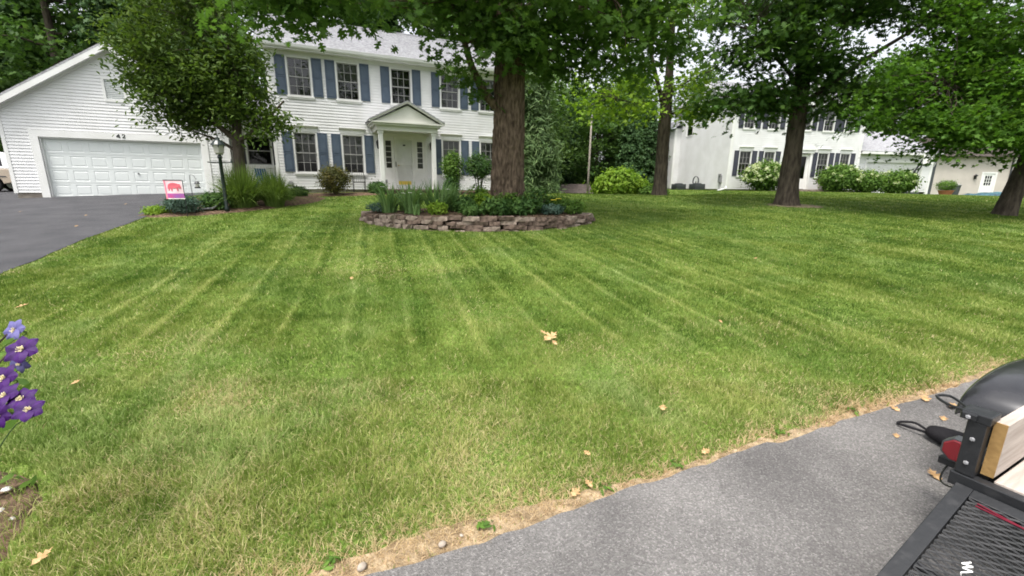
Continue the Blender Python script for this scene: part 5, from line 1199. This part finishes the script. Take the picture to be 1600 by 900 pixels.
def tarp():
    b = MB(); nx, ny = 22, 8
    def P(i, j):
        x = 38.2+5.0*i/nx; y = 37.0+2.0*j/ny; e = math.sin(math.pi*i/nx)**.5*math.sin(math.pi*j/ny)**.6
        return (x, y, Hf(x, y) + .02 + e*(.22+.30*float(vnoise(x*1.7, y*1.7, .8))))
    for i in range(nx):
        for j in range(ny): b.quad(P(i, j), P(i+1, j), P(i+1, j+1), P(i, j+1))
    tag(b.build('pool_tarp', M['tarp'], None, True), 'crumpled blue green tarp on the ground before the beige building', 'tarp')
tarp()
def hoop():
    x, y = wpt(13.5, -.9, C2, A2); c = empty('basketball_hoop', (x, y, Hf(x, y)), A2, 'basketball hoop with white backboard on a black pole by the far garage', 'basketball hoop')
    MB().beam((0, 0, -.05), (.1, 0, 1.6), (.05, 0, 0), (0, .05, 0)).beam((.1, 0, 1.55), (.55, 0, 2.35), (.04, 0, 0), (0, .04, 0)).beam((.3, 0, 1.4), (.75, 0, 2.25), (.025, 0, 0), (0, .03, 0)).build('pole', M['black'], c)
    MB().box(.5, 1.35, -.12, -.08, 2.05, 2.75).build('backboard', M['whitepaint'], c)
    MB().tube([(.93+.22*math.cos(a), -.36+.22*math.sin(a), 2.2) for a in np.linspace(0, 6.29, 18)], .012, 5, False).build('rim', M['redstrap'], c)
    b = MB()
    for k in range(10):
        a = .628*k; b.tube([(.93+.22*math.cos(a), -.36+.22*math.sin(a), 2.2), (.93+.13*math.cos(a+.5), -.36+.13*math.sin(a+.5), 1.85)], .006, 4, False)
    b.build('net', M['whitepaint'], c)
    MB().box(-.45, .45, -.3, .5, 0, .16).build('base', M['greyd'], c)
hoop()
# garden shed and pole in the gap
def shed():
    x, y = 4.4, 31.5; z = -.2; s = empty('garden_shed', (x, y, z), R(-8), 'small shed with brown grey shingle roof seen over the lawn crest', 'shed')
    siding(s, (-1.1, 0), (1.1, 0), -.4, 1.45, M['siding']); siding(s, (1.1, 0), (1.1, 2.2), -.4, 1.45, M['siding']); siding(s, (-1.1, 2.2), (-1.1, 0), -.4, 1.45, M['siding'])
    roof_slope(s, (-1.25, -.2, 1.38), (1.25, -.2, 1.38), (-1.0, 1.1, 2.0), (1.0, 1.1, 2.0), M['roofd'], .12); roof_slope(s, (1.25, 2.4, 1.38), (-1.25, 2.4, 1.38), (1.0, 1.1, 2.0), (-1.0, 1.1, 2.0), M['roofd'], .12)
    MB().box(-.4, .4, -.04, -.022, -.4, 1.2).build('door', M['gdoor'], s)
shed()
pz = Hf(4.75, 28.5); p = empty('slender_pole', (4.75, 28.5, pz), 0, 'thin pale pole beside the lime green shrub in the gap', 'pole')
MB().tube([(0, 0, -.2), (.02, 0, 2), (.05, 0, 5.3)], [.075, .065, .05], 8).build('shaft', M['polewood'], p, True); MB().lathe([(.07, 0), (.07, .06), (.02, .1)], 8, (.05, 0, 5.3)).build('cap', M['grey'], p)

# ------------------------------------------------------------------ parked cars at the picture edges
def car(x, y, rz, label, upper, lower, group=None):
    z = Hf(x, y)+.012; c = empty('parked_car', (x, y, z), rz, label, 'car')
    lo = [(-2.25, .45), (-2.30, .75), (-2.2, 1.0), (2.1, 1.02), (2.28, .8), (2.3, .42), (1.85, .32)]
    for cx in (1.38, -1.35):
        lo += [(cx+.42*math.cos(a), .34+.42*math.sin(a)) for a in np.linspace(0.05, math.pi-.05, 9)]
    body = MB().prism([(a, -.88, b_) for a, b_ in lo], (0, 1.76, 0)).build('lower_body', lower, c); bevel(body, .04, 2)
    up = [(-2.18, 1.003), (-2.02, 1.62), (-1.75, 1.72), (.35, 1.74), (.62, 1.66), (1.2, 1.08), (2.08, 1.022)]
    b = MB(); n = len(up); b.v = [(a, -.86+.16*(b_-1)/.74, b_) for a, b_ in up] + [(a, .86-.16*(b_-1)/.74, b_) for a, b_ in up]
    b.f = [tuple(range(n-1, -1, -1)), tuple(range(n, 2*n))] + [(i, (i+1) % n, n+(i+1) % n, n+i) for i in range(n)]
    cab = b.build('cabin', upper, c); bevel(cab, .03, 2)
    for s in (-1, 1):
        for a0, a1 in ((-1.85, -.95), (-.85, -.02), (.06, .62)):
            w0 = s*(.86-.16*.12/.74+.012); w1 = s*(.86-.16*.60/.74+.012); t1 = a1-.18 if a1 > .5 else a1
            MB().quad((a0, w0, 1.12), (a1+(.28 if a1 > .5 else 0), w0, 1.12), (t1, w1, 1.60), (a0+(.06 if a0 < -1.5 else 0), w1, 1.60)).build('side_window', M['carglass'], c)
    MB().quad((-2.16, -.74, 1.12), (-2.16, .74, 1.12), (-2.04, .64, 1.58), (-2.04, -.64, 1.58)).build('rear_window', M['carglass'], c)
    for cx in (1.38, -1.35):
        for s in (-1, 1):
            w_ = MB().lathe([(.2, -.1), (.33, -.1), (.35, -.06), (.35, .06), (.33, .1), (.2, .1)], 20).build('wheel', M['tyre'], c, loc=(cx, s*.78, .35), rot=(R(90), 0, 0))
            MB().lathe([(.05, -.115), (.2, -.112), (.2, .112), (.05, .115)], 14).build('rim', M['rim'], w_)
    for s in (-.75, .55): MB().box(-2.32, -2.24, s, s+.2, .78, 1.0).build('tail_light', M['redlens'], c)
    for s in (-.75, .5): MB().box(2.2, 2.31, s, s+.25, .70, .86).build('headlight', M['lampglass'], c)
    for s in (-1, 1): MB().box(-1.9, 2.1, s*.885-.012, s*.885+.012, .66, .70).build('side_moulding', M['greyd'], c)
car(-24.15, 19.55, A1+math.pi, 'tan and white car parked beside the garage at the left edge', M['carwhite'], M['tan'])
car(47.6, 40.5, R(8), 'white car parked at the far right behind the leaning maple', M['carwhite'], M['carwhite'])

# ------------------------------------------------------------------ utility trailer with lowered ramp
def trailer():
    yaw = R(27); O = Vector((1.985, 1.63, 0)); T = empty('utility_trailer', (O.x, O.y, Hf(O.x, O.y)), yaw, 'black utility trailer with wooden sides and its mesh ramp lowered onto the asphalt', 'trailer')
    # local: x forward along the trailer, y to the left, z up; the left rear corner post is at the origin
    zb = .40
    b = MB().box(-.05, 0.0, -1.60, .07, zb-.06, zb).box(0.0, 2.6, .02, .07, zb-.08, zb-.001).box(0.0, 2.6, -1.60, -1.55, zb-.08, zb-.001).box(2.6, 2.65, -1.6, .07, zb-.08, zb)
    bevel(b.build('frame', M['steel'], T), .004)
    post = MB().box(-.045, .015, .0, .06, zb+.002, zb+.245); bevel(post.build('corner_post', M['steel'], T), .004)
    br = MB().box(-.05, .05, -.01, .085, zb+.245, zb+.285).box(-.062, -.045, .03, .08, zb+.25, zb+.28); bevel(br.build('latch_bracket', M['steel'], T), .005)
    MB().tube(curve([(0, .08, zb+.265), (.02, .15, zb+.26), (.06, .20, zb+.265), (.10, .17, zb+.27), (.06, .12, zb+.27), (.02, .085, zb+.27)], 4), .006, 6).build('safety_pin', M['black'], T)
    sb = MB().box(.016, 2.55, -.045, -.004, zb+.012, zb+.255); o = sb.build('side_board', M['woodpale'], T); bevel(o, .004)
    MB().box(.008, .0158, -.044, -.005, zb+.013, zb+.254).build('board_end', M['wood'], o)
    for k in range(10):
        y1 = -.05-.155*k; pl = MB().box(.002, 2.55, y1-.148, y1, zb-.03, zb+.008).build('deck_plank', M['woodpale'], T); bevel(pl, .004)
    for k in range(4): MB().lathe([(.006, 0), (.006, .004)], 8).build('screw', M['greyd'], o, loc=(.5+.4*k, -.0455, zb+.15), rot=(R(90), 0, 0))
    # fender
    f = MB(); prof = []
    for k in range(19):
        a = math.pi*k/18; prof.append((.89-.48*math.cos(a), .505+ .175*math.sin(a)**.7))
    W = [(.0, 0.0), (.03, .010), (.15, .012), (.205, -.008), (.222, -.045)]
    for i in range(18):
        for j in range(len(W)-1):
            q = []
            for ii, jj in ((i, j), (i, j+1), (i+1, j+1), (i+1, j)):
                q.append((prof[ii][0], W[jj][0], prof[ii][1]+W[jj][1]))
            f.quad(*q)
    o = f.build('fender', M['blackpl'], T, True); m = o.modifiers.new('weld', 'WELD'); m = o.modifiers.new('solid', 'SOLIDIFY'); m.thickness = .008; m = o.modifiers.new('sub', 'SUBSURF'); m.levels = 1; m.render_levels = 2
    w_ = MB().lathe([(.14, -.08), (.26, -.08), (.28, -.05), (.28, .05), (.26, .08), (.14, .08)], 24).build('wheel', M['tyre'], T, loc=(.89, .12, .27), rot=(R(90), 0, 0)); MB().lathe([(.03, -.09), (.14, -.085), (.14, .085), (.03, .09)], 14).build('rim', M['rim'], w_)
    # tail light
    oc = [(.056*math.cos(q_)*1.05, .056*math.sin(q_)) for q_ in np.arange(8)*math.pi/4+math.pi/8]
    o = MB().prism([(.20, .125+a_, zb-.02+b_) for a_, b_ in oc], (.05, 0, 0)).build('tail_light', M['redlens'], T); bevel(o, .006, 2)
    MB().prism([(.205, .125+a_*1.1, zb-.02+b_*1.1) for a_, b_ in oc], (.06, 0, 0)).build('light_housing', M['greyd'], T)
    MB().box(.23, .27, .02, .19, zb-.12, zb-.09).build('light_bracket', M['steel'], T)
    for k, (bx_, by_, bz_) in enumerate(((-.047, .03, zb+.06), (-.047, .03, zb+.17), (-.064, .055, zb+.265))):
        MB().lathe([(.009, 0), (.009, .005), (.006, .008)], 6).build('bolt', M['grey'], T, loc=(bx_, by_, bz_), rot=(0, R(-90), 0))
    MB().tube(curve([(.26, .13, zb-.06), (.24, .16, zb-.14), (.15, .14, zb-.17), (.05, .06, zb-.12), (.02, .04, zb-.07)], 5), .004, 5).build('light_wire', M['black'], T)
    # ramp, hinged at the rear edge and sloping down backwards
    Lr = .98; drop = zb-.02-.03; a = math.atan2(drop, math.sqrt(Lr*Lr-drop*drop))
    rp = MB()
    rp.box(-Lr, -.06, -.015, .04, -.03, .006).box(-Lr, -.06, -1.58, -1.53, -.03, .006).box(-.11, -.06, -1.53, -.015, -.03, .0055).box(-Lr, -Lr+.04, -1.53, -.015, -.03, .0055).box(-Lr*.55, -Lr*.55+.03, -1.53, -.015, -.03, -.004)
    ro = rp.build('ramp_gate', M['steel'], T, loc=(0, 0, zb-.02), rot=(0, -a, 0)); bevel(ro, .003)
    g = MB(); step = .0155; ns = int((Lr-.12)/step)
    for k in range(ns):
        x0 = -.115-step*k; m_ = 64; ys = np.linspace(-.02, -1.525, m_)
        for i in range(m_-1):
            off = lambda q: x0 - step*(.5 if (q+k) % 2 else 0.0)
            g.beam((off(i), ys[i], .002), (off(i+1), ys[i+1], .002), (.0028, 0, .0022), (-.0013, 0, .0028))
    g.build('ramp_mesh', M['meshsteel'], ro)
    s = MB()
    for k in range(2): s.tube(curve([(-.13-.015*k, -.05, .012), (-.16+.01*k, -.35, .014), (-.14, -.7, .012), (-.17, -1.1, .014)], 5), .0035, 5)
    s.build('red_cord', M['redstrap'], ro)
    mk = MB(); pts = [(-.405, -.130), (-.430, -.112), (-.418, -.140), (-.446, -.120), (-.438, -.146), (-.468, -.124), (-.480, -.130)]
    for p_, q_ in zip(pts, pts[1:]): mk.beam((p_[0], p_[1], .010), (q_[0], q_[1], .010), (.0018, .0014, 0), (0, 0, .0015))
    mk.build('paint_mark', M['whitepaint'], ro)
trailer()
def strap_bag():
    x, y = 2.73, 2.36; c = empty('black_pouch', (x, y, Hf(x, y)+.012), R(-62), 'black padded pouch with a cord loop lying on the asphalt by the tail light', 'pouch')
    b = MB(); prof = [(-.17, .020), (-.15, .042), (-.06, .055), (.04, .060), (.13, .055), (.17, .040), (.19, .01)]; V = []; n = 12
    for i, (t, r) in enumerate(prof):
        for k in range(n):
            q = 6.283*k/n; V.append((t, 1.6*r*math.cos(q)*(1+.08*math.sin(3*q+i)), .058+1.0*r*math.sin(q)+.004*math.sin(5*q+2*i)))
    b.v = V
    for i in range(len(prof)-1):
        for k in range(n): b.f.append((i*n+k, i*n+(k+1) % n, (i+1)*n+(k+1) % n, (i+1)*n+k))
    b.f += [tuple(reversed(range(n))), tuple((len(prof)-1)*n+k for k in range(n))]
    o = b.build('pouch_body', M['nylon'], c, True); m = o.modifiers.new('sub', 'SUBSURF'); m.levels = 1; m.render_levels = 1
    MB().tube(curve([(-.16, .02, .04), (-.24, .05, .05), (-.30, .03, .035), (-.31, -.01, .03), (-.26, -.03, .04), (-.16, -.015, .045)], 5), .008, 7).build('cord_loop', M['nylon'], c, True)
strap_bag()

# ------------------------------------------------------------------ clematis at the left edge
def clematis():
    root = empty('clematis_vine', (-2.35, 1.65, Hf(-2.35, 1.65)), 0, 'purple flowering clematis vine at the left edge of the picture', 'vine'); B = np.array(root.location)
    st = MB()
    for pts in (((-2.38, 1.62, 0), (-2.4, 1.62, .4), (-2.3, 1.61, .65), (-2.02, 1.63, .92)), ((-2.35, 1.56, 0), (-2.3, 1.56, .3), (-2.1, 1.54, .6), (-1.94, 1.51, .74)), ((-2.4, 1.68, 0), (-2.45, 1.74, .5), (-2.35, 1.8, .8), (-2.2, 1.8, .95)), ((-2.38, 1.56, 0), (-2.3, 1.54, .4), (-2.14, 1.56, .68), (-2.0, 1.58, .84))):
        st.tube([q-B for q in curve(pts, 6)], .004, 6)
    st.build('stems', M['bark_grey'], root)
    P = np.concatenate([box_pts(26, -2.22, -2.06, 1.60, 1.75, .62, .95), box_pts(110, -2.7, -2.2, 1.4, 1.9, .15, 1.0)]) - B
    leaf_obj('leaves', M['shrubleaf'], root, P, rng.uniform(.045, .075, len(P)), rng.normal(0, .6, P.shape)+np.array((.2, -.5, .7)), T_OVAL, rng.random(len(P)))
clematis()
FL = [((-1.613, 1.35, 1.06), .062, 'purple', (R(48), R(8), 0), 'large open purple clematis flower, highest of the dark blooms', 6), ((-1.80, 1.50, 1.075), .052, 'lilac', (R(62), R(-14), 0), 'pale lilac clematis flower at the top of the vine', 6), ((-1.655, 1.37, 1.005), .045, 'lilac', (R(95), R(20), 0), 'half hidden lilac clematis flower under the large purple one', 5),
      ((-1.635, 1.30, .980), .060, 'purple', (R(55), R(-15), 0), 'purple clematis flower in the middle of the vine', 6), ((-1.585, 1.25, .945), .056, 'purple', (R(40), R(-12), 0), 'leftmost purple clematis flower of the lowest three', 6), ((-1.535, 1.25, .935), .052, 'purple', (R(35), R(5), 0), 'central purple clematis flower of the lowest three', 6), ((-1.485, 1.22, .915), .050, 'purple', (R(38), R(15), 0), 'rightmost purple clematis flower of the lowest three', 6), ((-1.555, 1.20, .905), .048, 'purple', (R(75), R(0), 0), 'lowest purple clematis flower, hanging below the others', 6)]
def pedicels():
    b = MB()
    for (p_, r, m, rot, lab, np_) in FL:
        q = Vector((p_[0]*1.22, p_[1]*1.22, 1.6+(p_[2]-1.6)*1.22)); nrm = Matrix.Rotation(rot[1], 3, 'Y') @ Matrix.Rotation(rot[0], 3, 'X') @ Vector((0, 0, 1))
        b.tube(curve([q-nrm*.004, q-nrm*.05+Vector((-.02, .01, -.01)), q+Vector((-.14, .06, -.10)), q+Vector((-.24, .05, -.22))], 4), .0028, 5)
    return b
for o in [o for o in col.objects if o.name == 'clematis_vine']:
    pb = pedicels(); B_ = Vector(o.location); pb.v = [tuple(Vector(v)-B_) for v in pb.v]; pb.build('flower_stalks', M['shrubleaf2'], o)['kind'] = 'stuff'
for (p_, r, m, rot, lab, np_) in FL: blossom('clematis_flower', lab, p_[0]*1.22, p_[1]*1.22, 1.6+(p_[2]-1.6)*1.22, M[m], r*.97, np_, .25, rot=rot, group='clematis flowers', sm=M['stamen'], wide=.47)
for i, (x, y, r, lab) in enumerate(((-2.60, 1.95, .022, 'white pebble at the upper rim of the flower bed soil'), (-2.47, 1.80, .024, 'white pebble at the left edge below the clematis'), (-2.36, 1.76, .012, 'small white pebble nearest the grass in the flower bed'), (-.30, 1.64, .017, 'round tan pebble at the asphalt edge'), (-.62, 1.52, .02, 'grey pebble in the scalped strip at the bottom'), (-.22, 1.69, .009, 'tiny pebble beside the round tan one'))):
    b = MB(); prof = [(0.05*r, -.5*r), (.7*r, -.4*r), (r, 0), (.75*r, .45*r), (.1*r, .62*r)]; b.lathe(prof, 10); b.v = [(v[0]*1.2+rng.normal(0, .05*r), v[1]+rng.normal(0, .05*r), v[2]) for v in b.v]
    o = b.build('pebble', M['pebble'] if i > 2 else M['palestone'], None, True, loc=PH(x, y, .018), rot=(0, 0, rng.random()*6)); tag(o, lab, 'pebble', 'pebbles')

# ------------------------------------------------------------------ fallen leaves
def fallen(x, y, s, label, dz, rot=None, group='fallen leaves'):
    pts = outline([(p[0], p[1]) for p in ((0, -.12), (.03, .06), (.20, .16), (.27, .26), (.09, .32), (.36, .48), (.38, .60), (.10, .58), (.25, .78), (.06, .80), (0, 1.02))])
    b = MB(); cu = rng.uniform(.15, .4); tw = rng.normal(0, .25)
    V = [(px*s, (py-.45)*s, s*(cu*abs(px)**1.3 + .25*(py-.45)**2 + tw*px*(py-.45))) for px, py in pts]; c = (0, 0, 0)
    n = len(V); b.v = V + [c]
    b.f = [(i, (i+1) % n, n) for i in range(n)]
    o = b.build('fallen_leaf', M['dryleaf'], None, False, loc=PH(x, y, dz), rot=(rng.normal(.22, .10), rng.normal(0, .12), rng.normal(0, .7) if rot is None else rot)); m = o.modifiers.new('solid', 'SOLIDIFY'); m.thickness = .0012
    return tag(o, label, 'leaf', group)
for x, y, s, lab, dz in ((.37, 3.94, .17, 'largest dry tan oak leaf in the middle of the lawn', .055), (.31, 4.05, .08, 'small pale leaf just left of the largest dry leaf', .055), (.40, 3.82, .07, 'small curled leaf just below the largest dry leaf', .05), (-3.27, 3.02, .06, 'small tan leaf on the lawn right of the clematis', .05), (1.05, 2.75, .07, 'reddish dry leaf on the lawn above the asphalt edge', .05), (1.16, 2.31, .06, 'pale dry leaf on the scalped edge of the lawn', .03), (.34, 1.97, .07, 'brown leaf lying on the asphalt edge at the bottom', .02), (.42, 2.03, .06, 'orange brown leaf in the scalped grass strip', .025), (2.36, 2.13, .09, 'yellow brown oak leaf on the asphalt beside the ramp', .02), (2.46, 2.50, .05, 'little tan leaf on the asphalt by the black pouch', .02), (2.72, 2.82, .07, 'thin dry leaf on the asphalt behind the pouch', .02), (2.95, 2.70, .06, 'pale leaf scrap on the asphalt between pouch and fender', .02), (2.80, 2.58, .05, 'pale leaf scrap nearest the pouch', .02), (3.05, 2.95, .09, 'brown leaf at the lawn edge left of the fender', .025), (3.15, 2.85, .10, 'curled brown leaf beside the fender', .03), (-5.43, 4.65, .12, 'long tan leaf on the lawn above the clematis', .05), (1.12, 9.65, .07, 'pale leaf on the lawn at the foot of the stone ring', .05), (4.1, 7.28, .08, 'lone pale leaf on the right half of the lawn', .05), (-1.96, 1.52, .08, 'tan leaf in the bottom left corner', .05), (-2.21, 5.87, .07, 'yellow leaf on the lawn near the dry patch', .05), (2.2, 4.4, .05, 'tiny pale leaf on the lawn right of centre', .05), (.45, 2.27, .05, 'small straw leaf low on the lawn', .04)):
    fallen(x, y, s, lab, dz)
for i in range(22):
    x = rng.uniform(-17, -8.8); y = rng.uniform(8.5, 16.0)
    if x < float(ledge_x(y)) - .3 and loc_frame(x, y, C1, A1)[1] < 1.6: fallen(x, y, rng.uniform(.06, .10), 'small pale dry leaf on the garage driveway', .018, group='leaves on the garage driveway')
print('tris', sum(len(p.vertices)-2 for me in bpy.data.meshes for p in me.polygons) if False else len(bpy.data.objects))

# weeds that sprout where the lawn meets the asphalt
for x, d in ((.52, .05), (-.12, .10), (.95, .06), (1.75, .07), (-.75, .12), (2.4, .06), (-1.15, .16)):
    y = float(edge_y(x)) + d
    r_ = empty('edge_weed', PH(x, y, .004), 0, 'small leafy green weed sprouting at the edge of the asphalt', 'weed', 'weeds at the asphalt edge')
    n_ = 16; a_ = rng.uniform(0, 6.28, n_); q_ = rng.uniform(.005, .045, n_); P_ = np.stack([q_*np.cos(a_), q_*np.sin(a_), rng.uniform(.008, .03, n_)], 1)
    leaf_obj('leaves', M['shrubleaf'], r_, P_, rng.uniform(.025, .045, n_), np.stack([np.cos(a_)*.5, np.sin(a_)*.5, 1+0*a_], 1), T_OVAL, rng.random(n_))
